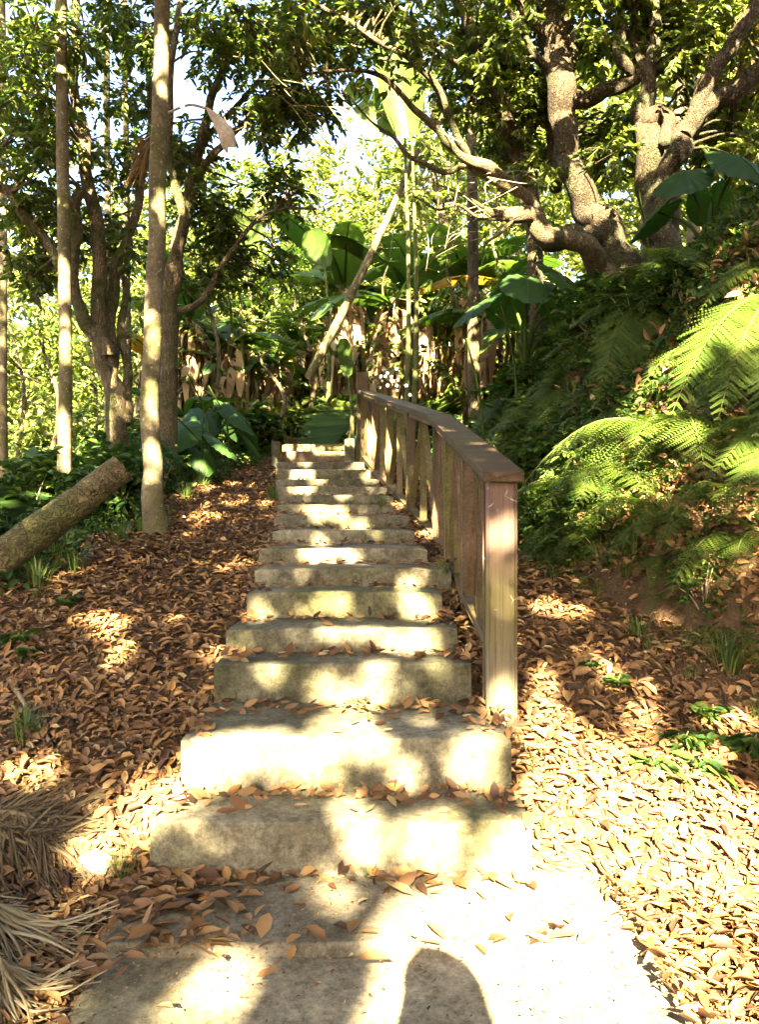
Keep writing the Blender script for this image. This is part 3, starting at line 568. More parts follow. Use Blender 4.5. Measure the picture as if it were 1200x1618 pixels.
for X_, Y_, zt_, wd_ in ((-14,-19,8,9),(-4,-22,9,10),(6,-22,9,10),(15,-17,8,9),(-15,-7,9,9),(16,-5,11,9),(-15,4,8,8),(14,6,12,7)):
    z0 = float(ground(X_, Y_)); root = thing('forest_tree', 'bushy tree in the forest edge behind and beside the photographer', 'tree', (X_, Y_, z0-.1), 'forest edge behind and beside the photographer')
    mb = MB(); Q = smooth_path([[X_,Y_,z0-.2,.2],[X_+.4,Y_,z0+zt_*.4,.15],[X_,Y_,z0+zt_*.9,.05]], 6, .3); tube(mb, Q[:, :3], Q[:, 3], 9, .06); mb.build('trunk', M['bark'], root)
    v = rdir(150)*(RG.uniform(.3,1,(150,1))**.5); C = np.array([X_,Y_,z0+zt_*.5])+v*np.array([wd_/2,wd_/3.2,zt_*.5]); crown(root, C, .9, 8, 8, .36, 'leaf', wr=.5, twg=False, cull=False)
def zpx(y, D): return H-(y-809)/F*D
BG = [(-40,17,260,420,'yellow-green tree at the far left edge',1.0),(90,22,300,330,'bright tree seen between the thin trunks at the left',.9),(200,18,330,260,'sunlit tree behind the dark forked stems',.9),
 (300,24,270,320,'sunlit tree right of the pale trunk, under the open sky',.9),(400,20,290,280,'sunlit tree in the centre left, behind the banana leaves',1.0),(500,26,230,300,'pale green tree at the middle of the background',1.0),
 (600,21,190,230,'sunlit tree behind the tall upright banana leaf',.9),(690,17,60,240,'bright green tree right of the tall banana leaf',1.0),(780,24,-20,300,'tall yellow-green tree behind the curved stem',1.0),
 (830,16,40,220,'leafy tree behind the thick twisted trunk',1.0),(920,19,-60,260,'tall sunlit tree above the thick twisted trunk',1.1),(1000,14.5,20,220,'green tree between the twisted and the lichen-covered trunks',1.0),
 (1090,17,-60,260,'tall bright tree behind the heavy right limbs',1.1),(1190,14,-20,260,'green tree at the right edge above the big leaves',1.0),(1240,20,-120,300,'tall tree beyond the right edge',1.0),
 (-150,12,150,320,'tree at the left just outside the picture',.8),(470,36,240,500,'distant tree crown low against the sky',.8),(180,38,250,600,'distant tree crown behind the left trunks',.8),(760,34,80,500,'distant high tree crown in the centre right',1.0),(1050,32,-60,500,'distant high tree crown at the right',1.0)]
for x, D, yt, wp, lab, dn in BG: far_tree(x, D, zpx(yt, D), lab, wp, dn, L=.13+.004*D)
for k, (x, D, yt, wp) in enumerate(((320,13.5,330,120),(430,17.0,330,150),(470,14.5,420,90),(560,15.5,300,120),(610,13.8,380,80),(720,13.0,330,110),(790,13.5,250,120),(225,12.5,420,100),(60,13.5,420,140),(385,14.2,470,100),(150,13.0,480,110),(500,20,180,140),(330,21,200,140),(650,18,140,120),(280,16.5,280,150),(380,17.5,260,150),(460,16,300,120),(540,17,230,130),(600,18.5,240,110),(345,15,400,110),(420,13.2,520,70),(250,15,350,120),(700,16,230,120),(10,14.5,380,160),(130,16,360,140))):
    t_ = far_tree(x, D, zpx(yt, D), 'small leafy tree in the shaded middle distance', wp, 1.25, 'leaf', .12, name='understory_tree', tw=.35); t_['group'] = 'small trees in the middle distance'
# distant ground vegetation mass
n = 60000; Y = RG.uniform(0, 1, n)**1.3*60+13.5; X = RG.uniform(-.62, .62, n)*Y; Z = ground(X, Y)+RG.uniform(0, 1, n)**1.5*(.5+.02*Y); P = np.stack([X, Y, Z], -1)
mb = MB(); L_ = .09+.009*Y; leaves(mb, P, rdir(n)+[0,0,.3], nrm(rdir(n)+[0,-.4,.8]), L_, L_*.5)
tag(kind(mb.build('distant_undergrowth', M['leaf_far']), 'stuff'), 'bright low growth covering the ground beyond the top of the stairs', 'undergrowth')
# ------------------------------------------------------------------ ferns, shrubs, big-leaf plants (prototypes, then copies)
def frond(L_, droop, npin=20, wide=.2, lobes=6, twist=0):
    """pinnate frond along +X from the origin, arching down; returns rachis pts and leaf mesh MB"""
    mb = MB(); t = np.linspace(0, 1, 14); x = L_*(t-.18*t*t*droop); z = L_*(.55*t-(.55+.45*droop)*t*t*1.05)
    y = L_*twist*t*t; Rc = np.stack([x, y, z], -1); tube(mb, Rc, np.linspace(.004, .001, 14), 5, mat=1)
    tp = np.linspace(.16, .99, npin); P = np.stack([np.interp(tp, t, Rc[:, k]) for k in range(3)], -1); T = nrm(np.gradient(Rc, axis=0)); TT = nrm(np.stack([np.interp(tp, t, T[:, k]) for k in range(3)], -1))
    for sgn in (-1, 1):
        for p, tt, a in zip(P, TT, tp):
            ln = wide*L_*2*(math.sin(math.pi*min(1, (a*.93+.07))**.75)**.8+.04)*random.uniform(.9, 1.1); s_ = nrm(np.cross(tt, [0,0,1.]))*sgn; d = nrm(s_*.9+tt*.45+np.array([0,0,-.22-.2*random.random()]))
            nn_ = np.cross(tt, s_)*sgn
            if lobes:
                q = np.linspace(.03, .97, lobes*2); w_ = ln*.125*(1-q)**.6
                for s2 in (-1, 1):
                    Pq = p+d*(q*ln)[:, None]; Dq = nrm(nrm(np.cross(d, nn_))*s2*.9+d*.5+np.array([0,0,-.1]))[None]+0*Pq
                    leaves(mb, Pq, Dq, nn_[None]+0*Pq, w_+.004, (w_+.004)*.42, fold=.02, curl=.05, tone=.35+.5*random.random())
            else: leaves(mb, p[None], d[None], nn_[None], ln, ln*.13, fold=.05, curl=.25)
    return mb
def make_fern(label, nf, L_, lobes, droop=1.0, wide=.17, mat='fern', name='fern', up=.0, cat='fern', npin=20):
    root = thing(name, label, cat, (0,0,0)); protos = []
    for k in range(min(nf, 3)): protos.append(frond(L_*(.85+.15*k), droop*(.8+.2*k), npin, wide, lobes, .1*(k-1)).build('frond', [M[mat], M['stem']], root))
    for k in range(nf):
        o = protos[k] if k < 3 else protos[k % 3].copy()
        if k >= 3: COL.objects.link(o); o.parent = root
        o.rotation_euler = (random.uniform(-.15,.15), random.uniform(-.45,-.05)-up, k/nf*6.2832+random.uniform(-.3,.3)); s_ = random.uniform(.7,1.1); o.scale = (s_,)*3
    return root
fern_a = Placer(make_fern('large fern with long arching lacy fronds', 8, .85, 7)); fern_b = Placer(make_fern('small fern with short fronds', 7, .42, 3, npin=15))
fern_c = Placer(make_fern('medium fern with drooping fronds on the bank', 7, .6, 5, 1.3))
gA = 'ferns growing on the right bank'
def hero_fern(lab, x, y, D, fr):
    """fr: (tip x, tip y, tip depth) of each frond"""
    A = px(x, y, D); root = thing('fern', lab, 'fern', A, gA)
    mb = MB(); g = np.array(on(A[0], A[1], -.05)); tube(mb, smooth_path([g, (g+A)/2+[.03,.02,0], A], 5), np.linspace(.03,.02,11), 8, .1); mb.build('crown_stem', M['bark_dark'], root)
    for tx, ty, tD in fr:
        B = px(tx, ty, tD); L_ = np.linalg.norm(B-A); mbf = frond(1.0, random.uniform(.6, .9), 30, random.uniform(.105,.135), 8, random.uniform(-.08,.08)); V = np.concatenate(mbf.V); tip = np.array([.9, 0, .55-1.0*.7975*1.0]); tip = mbf.V[0].reshape(14, 5, 3).mean(1)[-1]
        ex = nrm(tip); ez = nrm(np.array([0,0,1.])-ex*ex[2]); ey = np.cross(ez, ex); X_ = nrm(B-A); Z_ = nrm(np.array([-.12,-.35,1.])-X_*(np.array([-.12,-.35,1.])@X_)); Y_ = np.cross(Z_, X_); Rm = np.stack([ex,ey,ez]).T@np.stack([X_,Y_,Z_])
        k = L_/np.linalg.norm(tip); mbf.V = [A+(v@Rm)*k for v in mbf.V]; mbf.build('frond', [M['fern'], M['stem']], root)
hero_fern('large sunlit yellow-green fern arching from the right edge', 1240, 500, 4.8, [(1062,655,4.25),(1092,575,4.4),(1135,665,4.1),(1195,690,4.0),(1150,480,4.9),(1230,650,4.1),(1078,615,4.6),(1120,530,4.6),(1165,640,4.4),(1100,700,4.5)])
hero_fern('fern with one bright frond just above the large sunlit fern', 1250, 440, 5.0, [(1108,490,4.7),(1120,440,5.0),(1180,520,4.7)])
hero_fern('dark green fern with a long hanging frond at the middle of the bank', 1040, 500, 6.3, [(942,640,5.6),(930,560,5.9),(1000,620,5.6),(900,520,6.2),(1080,600,5.6),(960,500,6.4),(1030,640,5.5)])
hero_fern('shaded fern hanging below the large sunlit fern', 1260, 700, 4.4, [(1120,760,4.0),(1150,800,3.9),(1200,800,3.8),(1100,700,4.2)])
hero_fern('fern low on the bank catching spots of sun', 1120, 740, 5.0, [(1000,840,4.7),(960,780,4.9),(1050,850,4.6),(1010,740,5.0),(1090,860,4.5)])
hero_fern('fern on the bank behind the middle of the railing', 930, 620, 6.9, [(830,700,6.4),(850,640,6.7),(900,720,6.3),(960,700,6.3),(860,590,7.0)])
for x, y, D, s_, rz, lab in ((1060,520,6.2,1.0,3.2,'dark fern between the big leaves and the hanging frond'),):
    p = px(x, y, D); fern_a.put(on(p[0], D), rz, s_, lab, group=gA)
def low_enough(X, Y, h=.55): return not (h < .6 and X*F/Y > 330 and Y < 5.7) and 809-(float(ground(X, Y))+h-H)*F/Y > np.interp(600+X*F/Y, [600,800,900,1000,1200], [570,470,400,365,340])
def scatter(pl, n, box, smin, smax, lab, grp, cond=None, dz=-.02, tilt=.15):
    k = 0; tries = 0
    while k < n and tries < n*60:
        tries += 1; X = random.uniform(*box[0]); Y = random.uniform(*box[1])
        if abs(X+.1) < 1.05 and Y < 14.2: continue
        if -.1 < X < .75 and 3 < Y < 12: continue
        if cond and not cond(X, Y): continue
        pl[k % len(pl)].put(on(X, Y, dz), random.uniform(0, 6.28), random.uniform(smin, smax), lab, (random.uniform(-tilt,tilt), random.uniform(-tilt,tilt)), grp); k += 1
bank = lambda X, Y: X > np.interp(Y, *FX)+.02
def in_view(X, Y): return abs(X) < .52*Y+.3
scatter([fern_c, fern_a, fern_c], 84, ((.9, 4.4), (4.2, 9.5)), .6, 1.1, 'medium dark fern among the greenery of the right bank', gA, lambda X, Y: bank(X, Y) and in_view(X, Y) and low_enough(X, Y, .7))
scatter([fern_b], 70, ((.9, 4.2), (3.8, 8.0)), .8, 1.4, 'small fern low on the right bank', gA, lambda X, Y: bank(X, Y) and in_view(X, Y) and low_enough(X, Y))
def shrub_proto(label, n, rad, L, mat, hgt, wr=.45, nt=5, nl=8, cat='plant', name='shrub', droop=.1):
    root = thing(name, label, cat, (0,0,0)); C = rdir(n)*(RG.uniform(.2,1,(n,1)))*np.array([rad, rad, hgt*.5])+np.array([0,0,hgt*.55]); mb = MB()
    for c in C: tube(mb, smooth_path([[0,0,-.05], c*[.5,.5,.6], c], 4), np.linspace(.008,.003,9), 5)
    mb.build('stem', M['twig'], root); crown(root, C, .16*(hgt+rad)/.6, nt, nl, L, mat, wr, droop, twg=False, cull=False, name='foliage'); return root
sh_a = Placer(shrub_proto('', 16, .3, .07, 'shrub', .5)); sh_b = Placer(shrub_proto('', 14, .28, .11, 'shrub', .6, .5)); sh_c = Placer(shrub_proto('', 12, .22, .045, 'shrub', .35, .5)); sh_d = Placer(shrub_proto('', 18, .4, .13, 'leaf_dark', .8, .3))
lower = lambda X, Y: bank(X, Y) and in_view(X, Y) and low_enough(X, Y)
scatter([sh_c, sh_a, sh_b], 44, ((.8, 3.2), (5.6, 9.5)), .6, 1.0, 'leafy bush on the bank close behind the railing', 'bushes covering the right bank', lambda X, Y: lower(X, Y) and X < np.interp(Y, *FX)+1.3)
scatter([sh_c, sh_a, sh_c], 78, ((.9, 4.6), (4.0, 10.5)), .7, 1.3, 'leafy green bush on the right bank', 'bushes covering the right bank', lower)
LB = ([3, 4, 5, 6, 7, 9, 11, 13.5], [-1.95, -1.9, -2.05, -1.9, -1.85, -1.95, -1.75, -1.5])    # left limit of the leaf litter
leftp = lambda X, Y: X < np.interp(Y, *LB)-.15 and in_view(X, Y) and Y > 5.2
scatter([sh_a, sh_b, sh_c], 80, ((-6.5, -1.5), (5.3, 13)), .7, 1.3, 'leafy green bush left of the leaf-covered ground', 'bushes left of the stairs', leftp)
scatter([sh_a, sh_d, sh_b], 60, ((-4.5, 3.0), (13.9, 18)), .8, 1.5, 'bush growing beyond the top of the stairs', 'bushes beyond the top of the stairs', lambda X, Y: in_view(X, Y) and not (-.9 < X < -.35 and Y < 14.6))
for x, D, s_, lab in ((455,13.7,1.0,'bright sunlit bush at the left of the top step'),(405,13.2,1.1,'dark bush left of the top of the stairs'),(500,14.9,1.5,'dark leafy bush right behind the top of the stairs'),(545,14.7,1.3,'dark bush between the stairs and the tall post'),(350,12.6,1.2,'dark bush below the dry banana leaves'),(640,10.9,1.1,'pale flowering bush just behind the far railing'),(690,9.6,1.0,'yellow-green bush behind the middle of the railing'),(665,10.2,1.0,'yellow-green feathery bush behind the railing')):
    X = (x-600)/F*D; [sh_a, sh_c, sh_b][int(x) % 3].put(on(X, D), random.uniform(0,6), s_, lab, group='bushes near the top of the stairs')
# white flowers
C = px(612,598,10.6)+RG.normal(0, 1, (26, 3))*[.16,.1,.1]; M['white'] = leaf_mat('white_petal', [(0,(.5,.5,.42)), (1,(.7,.7,.6))], .3)
fl = thing('white_flowers', 'cluster of small white blossoms behind the tall timber post', 'flowers', C.mean(0)-[0,0,.12])
for c in C:
    mb = MB(); d5 = np.array([[math.cos(a), -.35, math.sin(a)] for a in np.arange(5)*1.2566+random.random()]); leaves(mb, c[None]+0*d5, d5, np.array([[0,-1.,.2]])+0*d5, .026, .018); mb.build('blossom', M['white'], fl)
# grass tufts
def tuft(label, n, L_, mat='grass', name='grass_tuft', spread=.06):
    mb = MB()
    for k in range(n):
        a = random.uniform(0, 6.28); d = np.array([math.cos(a), math.sin(a), 0]); l = L_*random.uniform(.5, 1.1); ln = random.uniform(.2,.8); b = d*random.uniform(0, spread)
        c = np.stack([b, b+d*ln*l*.35+[0,0,l*.55], b+d*ln*l+[0,0,l*(.85-.5*ln)]]); s_ = np.cross(d, [0,0,1.])*.004
        Q = smooth_path(c, 3); wd = np.linspace(1, .1, len(Q))[:, None]; V = np.stack([Q-s_*wd, Q+s_*wd], 1).reshape(-1, 3)
        mb.add(V, [[2*i, 2*i+1, 2*i+3, 2*i+2] for i in range(len(Q)-1)], random.random())
    return tag(mb.build(name, M[mat]), label, 'grass')
tf = Placer(tuft('', 60, .28)); tf2 = Placer(tuft('', 40, .13))
for x, y, s_, lab in ((432,792,1.0,'sunlit grass tuft at the left end of the steps'),(40,1170,.9,'thin grass tuft in the leaf litter at the left'),(190,1590-200,.6,'short grass by the dry palm fronds'),(585,1385,.35,'tiny grass tuft at the foot of the lowest step'),(605,800,.6,'grass at the right end of the steps under the railing'),(1150,1060,1.1,'grass tuft in the litter near the right edge'),(225,842,.8,'dark grass tuft at the foot of the pale trunk'),(262,838,.7,'grass on the right of the foot of the pale trunk'),(190,860,1.0,'dark grass tuft between the log and the pale trunk'),(120,905,1.0,'grass tuft under the log'),(60,930,1.1,'grass tuft at the lower end of the log'),(1010,1010,.8,'thin grass in the shaded litter right of the railing'),(700,905,.5,'small tuft by the railing foot')):
    P, _ = hit(x, y); tf.put(P[0]-[0,0,.01], random.uniform(0,6), s_, lab, group='grass tufts')
scatter([tf, tf2], 90, ((-5, -1.6), (4.2, 9)), .6, 1.5, 'grass tuft at the left border of the litter', 'grass tufts left of the litter', lambda X, Y: X < np.interp(Y, *LB)+.15 and in_view(X, Y))
scatter([tf2, tf], 50, ((.9, 3.6), (3.2, 6)), .5, 1.1, 'grass tuft at the foot of the right bank', 'grass tufts at the bank foot', lambda X, Y: X > np.interp(Y, *FX)-.5 and in_view(X, Y))
foot = lambda X, Y: 0 < X-np.interp(Y, *FX)+.12 < .75 and in_view(X, Y)
scatter([fern_b, sh_c, fern_b], 60, ((1.0, 3.2), (3.6, 5.8)), .55, .95, 'low plant at the foot of the right bank', 'low plants along the foot of the bank', foot)
for x, y, s_, lab in ((1010,800,.9,'drooping fern on the bank foot below the sunlit fronds'),(1100,830,.85,'fern on the bank foot near the right edge'),(1180,860,.8,'fern at the right edge low on the bank'),(1050,880,.6,'little fern spilling onto the litter at the bank foot'),(940,850,.7,'fern at the bank foot right of the front post'),(1150,780,.8,'fern just under the large sunlit fern'),(870,830,.6,'small fern close to the right of the railing cap')):
    P, _ = hit(x, y); fern_c.put(P[0]-[0,0,.03], random.uniform(0,6), s_, lab, group=gA)
# seedlings
sd = Placer(shrub_proto('', 5, .09, .085, 'shrub', .13, .5, 2, 5, name='seedling'))
for x, y, s_, lab in ((975,1085,1,'small green seedling right of the front post'),(1130,1140,1.2,'green seedling near the right edge above the sunlit ground'),(1075,1190,1.3,'yellow-green seedling at the border of the sunlit ground'),(1045,1225,1.1,'low seedling on the edge of the white sunlit ground'),(1180,1200,1.5,'bright seedling at the right edge by the sunlit ground'),(1120,1230,1.2,'seedling just inside the sunlit ground'),(930,1060,.8,'tiny seedling between the litter and the bank'),(915,915,.9,'pale seedling at the foot of the bank'),(110,960,1.0,'seedling in the litter at the left'),(20,1025,1.2,'green seedling at the left edge of the litter'),(55,1040,.9,'small seedling beside the left edge of the picture'),(725,1000,.6,'green leaf at the railing foot')):
    P, _ = hit(x, y); sd.put(P[0]-[0,0,.02], random.uniform(0,6), s_*.75, lab, group='seedlings')
# ------------------------------------------------------------------ elephant ears
def ear_leaf(mb, r, cup=.25, mat=0, tone=.5):
    """heart-shaped ribbed blade, tip towards +X, lying near the XY plane, attached at the origin"""
    na, nr = 56, 6; V = [(0,0,0)]
    for q in range(1, nr+1):
        f = q/nr
        for k in range(na):
            a = k/na*2*math.pi-math.pi; s_ = abs(a)/math.pi
            rr = r*(1.0-.32*s_+.16*math.exp(-((s_-.80)/.12)**2))*(1-.75*math.exp(-((s_-1)/.055)**2))+.22*r*math.exp(-(a/.22)**2); rr *= 1+.012*math.sin(a*24)
            z = -cup*r*(f**2)*(.5+.5*abs(math.sin(a)))+.022*r*f*math.sin(a*18)-.35*r*cup*(f**2)*(math.cos(a)*.8)
            V.append((rr*f*math.cos(a), rr*f*math.sin(a)*.86, z))
    Fc3 = [[0, 1+k, 1+(k+1) % na] for k in range(na)]; Fc = [[1+(q-1)*na+k, 1+q*na+k, 1+q*na+(k+1) % na, 1+(q-1)*na+(k+1) % na] for q in range(1, nr) for k in range(na)]
    n0 = mb.n; mb.add(V, Fc3, tone, mat); mb.F.append(np.array(Fc)+n0); mb.T.append(np.full(len(Fc), tone)); mb.M.append(np.full(len(Fc), mat))
    tube(mb, [(0,0,.004),(r*.5,0,-.03*r-.0+.004),(r*1.15,0,-cup*.62*r)], [.012*r+.003,.008*r+.002,.002], 6, mat=1)
def make_ear(label, specs, name='elephant_ear'):
    """specs: (azimuth, petiole height, reach, blade radius, blade pitch)"""
    root = thing(name, label, 'plant', (0,0,0))
    for az, h_, rc, r, pit in specs:
        d = Vector((math.cos(az), math.sin(az), 0)); tip = d*rc+Vector((0,0,h_)); mb = MB(); tube(mb, smooth_path([(0,0,-.05), tuple(d*rc*.3+Vector((0,0,h_*.6))), tuple(tip)], 5), np.linspace(.022,.010,11), 8, mat=0); st = mb.build('petiole', M['fern'], root)
        mb = MB(); ear_leaf(mb, r, .28, tone=random.uniform(.3,.7)); o = mb.build('leaf', [M['ear'], M['fern']], root); o.location = tip; o.rotation_euler = (random.uniform(-.25,.25), pit, az)
    return root
ear = Placer(make_ear('', [(-1.6,.75,.4,.34,.7),(-.4,.6,.5,.30,.6),(-2.7,.65,.45,.32,.6),(.8,.7,.4,.30,.5),(2.2,.55,.45,.28,.6),(-1.0,.4,.5,.26,.8)]))
ge = 'elephant ear plants'
for x, y, D, s_, rz, lab in ((300,690,9.5,.9,0,'elephant ear plant with large shaded leaves right of the pale trunk'),(330,640,11,1.1,1.2,'elephant ear plant behind the pale trunk near the dry banana leaves'),(220,720,8.2,.75,2.,'elephant ear with grey-green leaves beside the pale trunk'),(60,600,11,1.1,.6,'elephant ear plant in the bright growth at the left edge'),(1120,420,7.0,1.0,.3,'elephant ear plant at the upper right below the limbs'),(830,520,8.3,1.1,1.,'big elephant ear plant on the bank behind the railing'),(560,640,13.8,.7,2.5,'small elephant ear by the tall timber post')):
    p = px(x, y, D); g = float(ground(p[0], D)); ear.put((p[0], D, max(g-.05, p[2]-.35) if x > 700 else g-.05), rz, s_, lab, group=ge)
def single_ear(x, y, D, r, ang, face, lab, cup=.25):
    """blade attached at photo point (x, y), tip pointing at image angle ang (degrees, 0 right, 90 up), face = direction its upper side looks"""
    p = px(x, y, D); b = np.array(on(p[0]+.2, D+.3)); root = thing('elephant_ear', lab, 'plant', b, ge); mb = MB(); tube(mb, smooth_path([b-[0,0,.05], (b+p)/2+[.08,.12,.1], p], 6), np.linspace(.018,.008,13), 8); mb.build('petiole', M['fern'], root)
    Z = nrm(np.array(face, float)); Xd = np.array([math.cos(R(ang)), 0, math.sin(R(ang))]); Xd = nrm(Xd-Z*(Xd@Z)); Yd = np.cross(Z, Xd)
    mb = MB(); ear_leaf(mb, r, cup, tone=.5); o = mb.build('leaf', [M['ear'], M['fern']], root); o.matrix_local = Matrix(((Xd[0],Yd[0],Z[0],p[0]-b[0]),(Xd[1],Yd[1],Z[1],p[1]-b[1]),(Xd[2],Yd[2],Z[2],p[2]-b[2]),(0,0,0,1)))
single_ear(1165,318,5.6,.35,165,(-.1,-.92,.36),'huge ribbed heart-shaped leaf at the upper right under the heavy limbs')
single_ear(1222,225,5.7,.27,190,(-.2,-.9,.4),'big heart-shaped leaf cut by the right edge')
single_ear(792,478,7.6,.40,170,(-.1,-.7,.7),'wide dark heart-shaped leaf held out over the bank behind the railing')
single_ear(858,462,7.7,.30,235,(.3,-.85,.4),'heart-shaped leaf hanging beside the wide dark one')
single_ear(738,535,7.4,.22,245,(.1,-.85,.5),'half sunlit heart-shaped leaf hanging over the railing', .4)
single_ear(985,868,4.6,.12,170,(0,-.5,.85),'small heart-shaped leaf at the foot of the bank')
single_ear(1092,885,4.4,.09,250,(0,-.8,.6),'small bright leaf low at the bank foot near the right')
single_ear(1010,300,8.0,.26,250,(-.2,-.8,.5),'dark drooping leaf in the shade left of the huge ribbed leaf')
single_ear(1090,385,6.6,.26,200,(0,-.5,.9),'flat grey-green leaf just below the huge ribbed leaf')
single_ear(296,590,9.6,.24,260,(.1,-.8,.5),'dark round leaf right of the pale trunk')
single_ear(285,665,8.8,.21,190,(0,-.55,.85),'pale grey-green leaf lying flat right of the pale trunk')
single_ear(210,690,8.6,.22,250,(0,-.8,.6),'shaded leaf just left of the pale trunk')
single_ear(330,610,10.5,.22,300,(0,-.8,.5),'shaded leaf beside the dry banana stems')
# ------------------------------------------------------------------ bananas
def banana_leaf(mb, L_, W_, arch, tears=.25, tone=.5):
    n = 26; t = np.linspace(0, 1, n); ax = L_*np.sin(t*arch)/arch; az_ = L_*(1-np.cos(t*arch))/arch
    Rc = np.stack([ax, 0*t, -az_], -1); tube(mb, Rc, np.linspace(.018,.003,n), 6, mat=1); T = nrm(np.gradient(Rc, axis=0)); w_ = W_*.5*np.clip(np.sin(np.pi*np.clip(t*1.0,0,1))**.42, 0, 1)*(t > .06)
    for sgn in (-1, 1):
        dr = .25; k = 2
        while k < n-1:
            m = k+1
            while m < n-1 and random.random() > tears: m += 1
            dr = random.uniform(.1,.5)
            N_ = np.cross(T[k:m+1], [0,1.,0]); gap = np.zeros(m-k+1); gap[-1] = .25 if m < n-1 else 0
            O = []
            for f in (0, .5, 1): O.append(Rc[k:m+1]-T[k:m+1]*(gap[:, None]*f*L_/n)+np.array([0, sgn, 0])*(w_[k:m+1, None]*f)+T[k:m+1]*(w_[k:m+1, None]*f*.25)+np.array([0,0,1.])*(w_[k:m+1, None]*(.25*f-(dr+.25)*f*f)))
            O = np.stack(O, 1); c = m-k+1; V = O.reshape(-1, 3)
            mb.add(V, [[a*3+b, (a+1)*3+b, (a+1)*3+b+1, a*3+b+1] for a in range(c-1) for b in (0, 1)], tone+random.uniform(-.1,.1)); k = m
def make_banana(label, H_, nl, L_, W_, skirt=40, r=.09, tears=.25, upr=.9):
    root = thing('banana_plant', label, 'banana plant', (0,0,0)); mb = MB(); tube(mb, smooth_path([(0,0,-.2),(.03,0,H_*.5),(0,.03,H_)], 6), np.linspace(r,r*.5,13), 12, .05); mb.build('trunk', M['bark'] if skirt else M['fern'], root)
    for k in range(nl):
        mb = MB(); banana_leaf(mb, L_*random.uniform(.75,1.1), W_, random.uniform(.7,1.6), tears, random.uniform(.3,.8)); o = mb.build('leaf', [M['yellow'] if k == nl-1 and skirt == 70 else M['banana'], M['fern']], root)
        o.location = (0,0,H_-.1); o.rotation_euler = (0, -random.uniform(upr-.5, upr+.35), k*2.4+random.uniform(-.3,.3))
    if skirt:
        mb = MB()
        for k in range(skirt):
            a = random.uniform(0, 6.28); z = H_*random.uniform(.45, 1.0); d = np.array([math.cos(a), math.sin(a), 0]); l = random.uniform(.5,1.1)*min(1.2, z); rr = random.uniform(.10,.30); s_ = np.cross(d, [0,0,1.])*random.uniform(.02,.07)
            Q = smooth_path([d*r*.7+[0,0,z], d*rr+[0,0,z-.2*l]+s_*random.uniform(-2,2), d*rr*random.uniform(.6,1.2)+[0,0,z-l]+s_*random.uniform(-3,3)], 4); c = len(Q); tw = np.array([math.cos(i*.8+k) for i in range(c)])[:, None]*.5+.6; tw[-1] = .2
            V = np.stack([Q-s_*tw, Q+d*.02*np.sin(np.arange(c)*1.7+k)[:, None], Q+s_*tw], 1).reshape(-1, 3); mb.add(V, [[3*i+j, 3*i+j+1, 3*i+j+4, 3*i+j+3] for i in range(c-1) for j in (0, 1)], random.random())
        mb.build('dead_leaves', M['dry'], root)
    return root
ban_a = Placer(make_banana('', 2.1, 7, 1.5, .42, 85)); ban_b = Placer(make_banana('', 1.7, 6, 1.25, .38, 70, tears=.4)); ban_c = Placer(make_banana('', .9, 5, 1.0, .32, 0, .05, .1))
gb = 'banana plants beyond the stairs'
for pl, x, D, s_, rz, lab in ((ban_a,335,15.5,.95,.4,'banana plant with a brown skirt of dead leaves left of the stairs'),(ban_b,400,15.8,1.0,2.2,'banana plant with dead leaves, between the two most ragged ones'),(ban_b,440,15.0,1.05,1.1,'ragged banana plant with hanging brown leaves left of the leaning trunk'),(ban_a,480,16.4,1.0,3.4,'banana plant with brown skirt just behind the leaning trunk foot'),
   (ban_a,660,15.0,1.4,.9,'tall banana plant right of the leaning trunk with a long dry skirt'),(ban_a,600,17.5,1.3,4.4,'banana plant behind the tall timber post'),(ban_b,700,16.0,1.4,2.9,'banana plant behind the railing at the middle right'),(ban_c,555,14.6,.8,.2,'young banana plant with an upright pale leaf by the tall post'),(ban_a,395,19.5,1.5,5.2,'banana plant with big bright leaves in the centre left'),(ban_a,520,19.0,1.5,1.7,'tall banana plant with glossy leaves in the centre'),
   (ban_b,250,14.0,1.1,5.0,'banana plant in the growth behind the pale trunk'),(ban_c,300,11.8,1.0,3.0,'low banana shoot among the elephant ears at the left'),(ban_a,300,13.6,1.15,2.0,'banana plant with ragged brown skirt nearest the pale trunk'),(ban_b,365,14.2,1.25,3.1,'banana plant with brown hanging leaves in front of its row'),(ban_a,545,15.4,1.5,1.4,'banana plant with a dry skirt right of the leaning trunk foot'),(ban_b,625,14.0,1.6,.7,'banana plant with a long dry skirt close behind the tall post'),(ban_a,740,15.2,1.5,5.6,'banana plant with dead leaves seen above the railing'),(ban_b,770,13.0,1.3,.3,'banana plant partly hidden by the low arching branch')):
    X = (x-600)/F*D; pl.put(on(X, D, -.1), rz, s_, lab, group=gb)
def upright_leaf(lab, x, y0, y1, D, wpx, lean=0., mat='banana', pts=None):
    """a big banana leaf standing up, seen broadside: base at row y0, tip at row y1"""
    A = px(x, y0, D); B = px(x+lean, y1, D); g = np.array(on(A[0], D)); root = thing('banana_plant', lab, 'banana plant', g, gb); mb = MB(); tube(mb, smooth_path([g-[0,0,.1], (g+A)/2+[.06,0,0], A], 6), np.linspace(.05,.018,13), 10); mb.build('trunk', M['stem'], root)
    mb = MB(); L_ = np.linalg.norm(B-A); banana_leaf(mb, L_, wpx/F*D, .35, .12, .8); V = np.concatenate(mb.V); t_ = (B-A)/L_; s_ = nrm(np.cross(t_, [0.2,1.,0])); n_ = np.cross(s_, t_)
    Rm = np.stack([t_, s_, n_]); o_ = mb; o_.V = [A+v@Rm for v in mb.V]; o_.build('leaf', [M[mat], M['fern']], root)
upright_leaf('tall banana plant whose huge upright leaf glows against the sky in the centre', 652, 235, 20, 11.5, 74, -34)
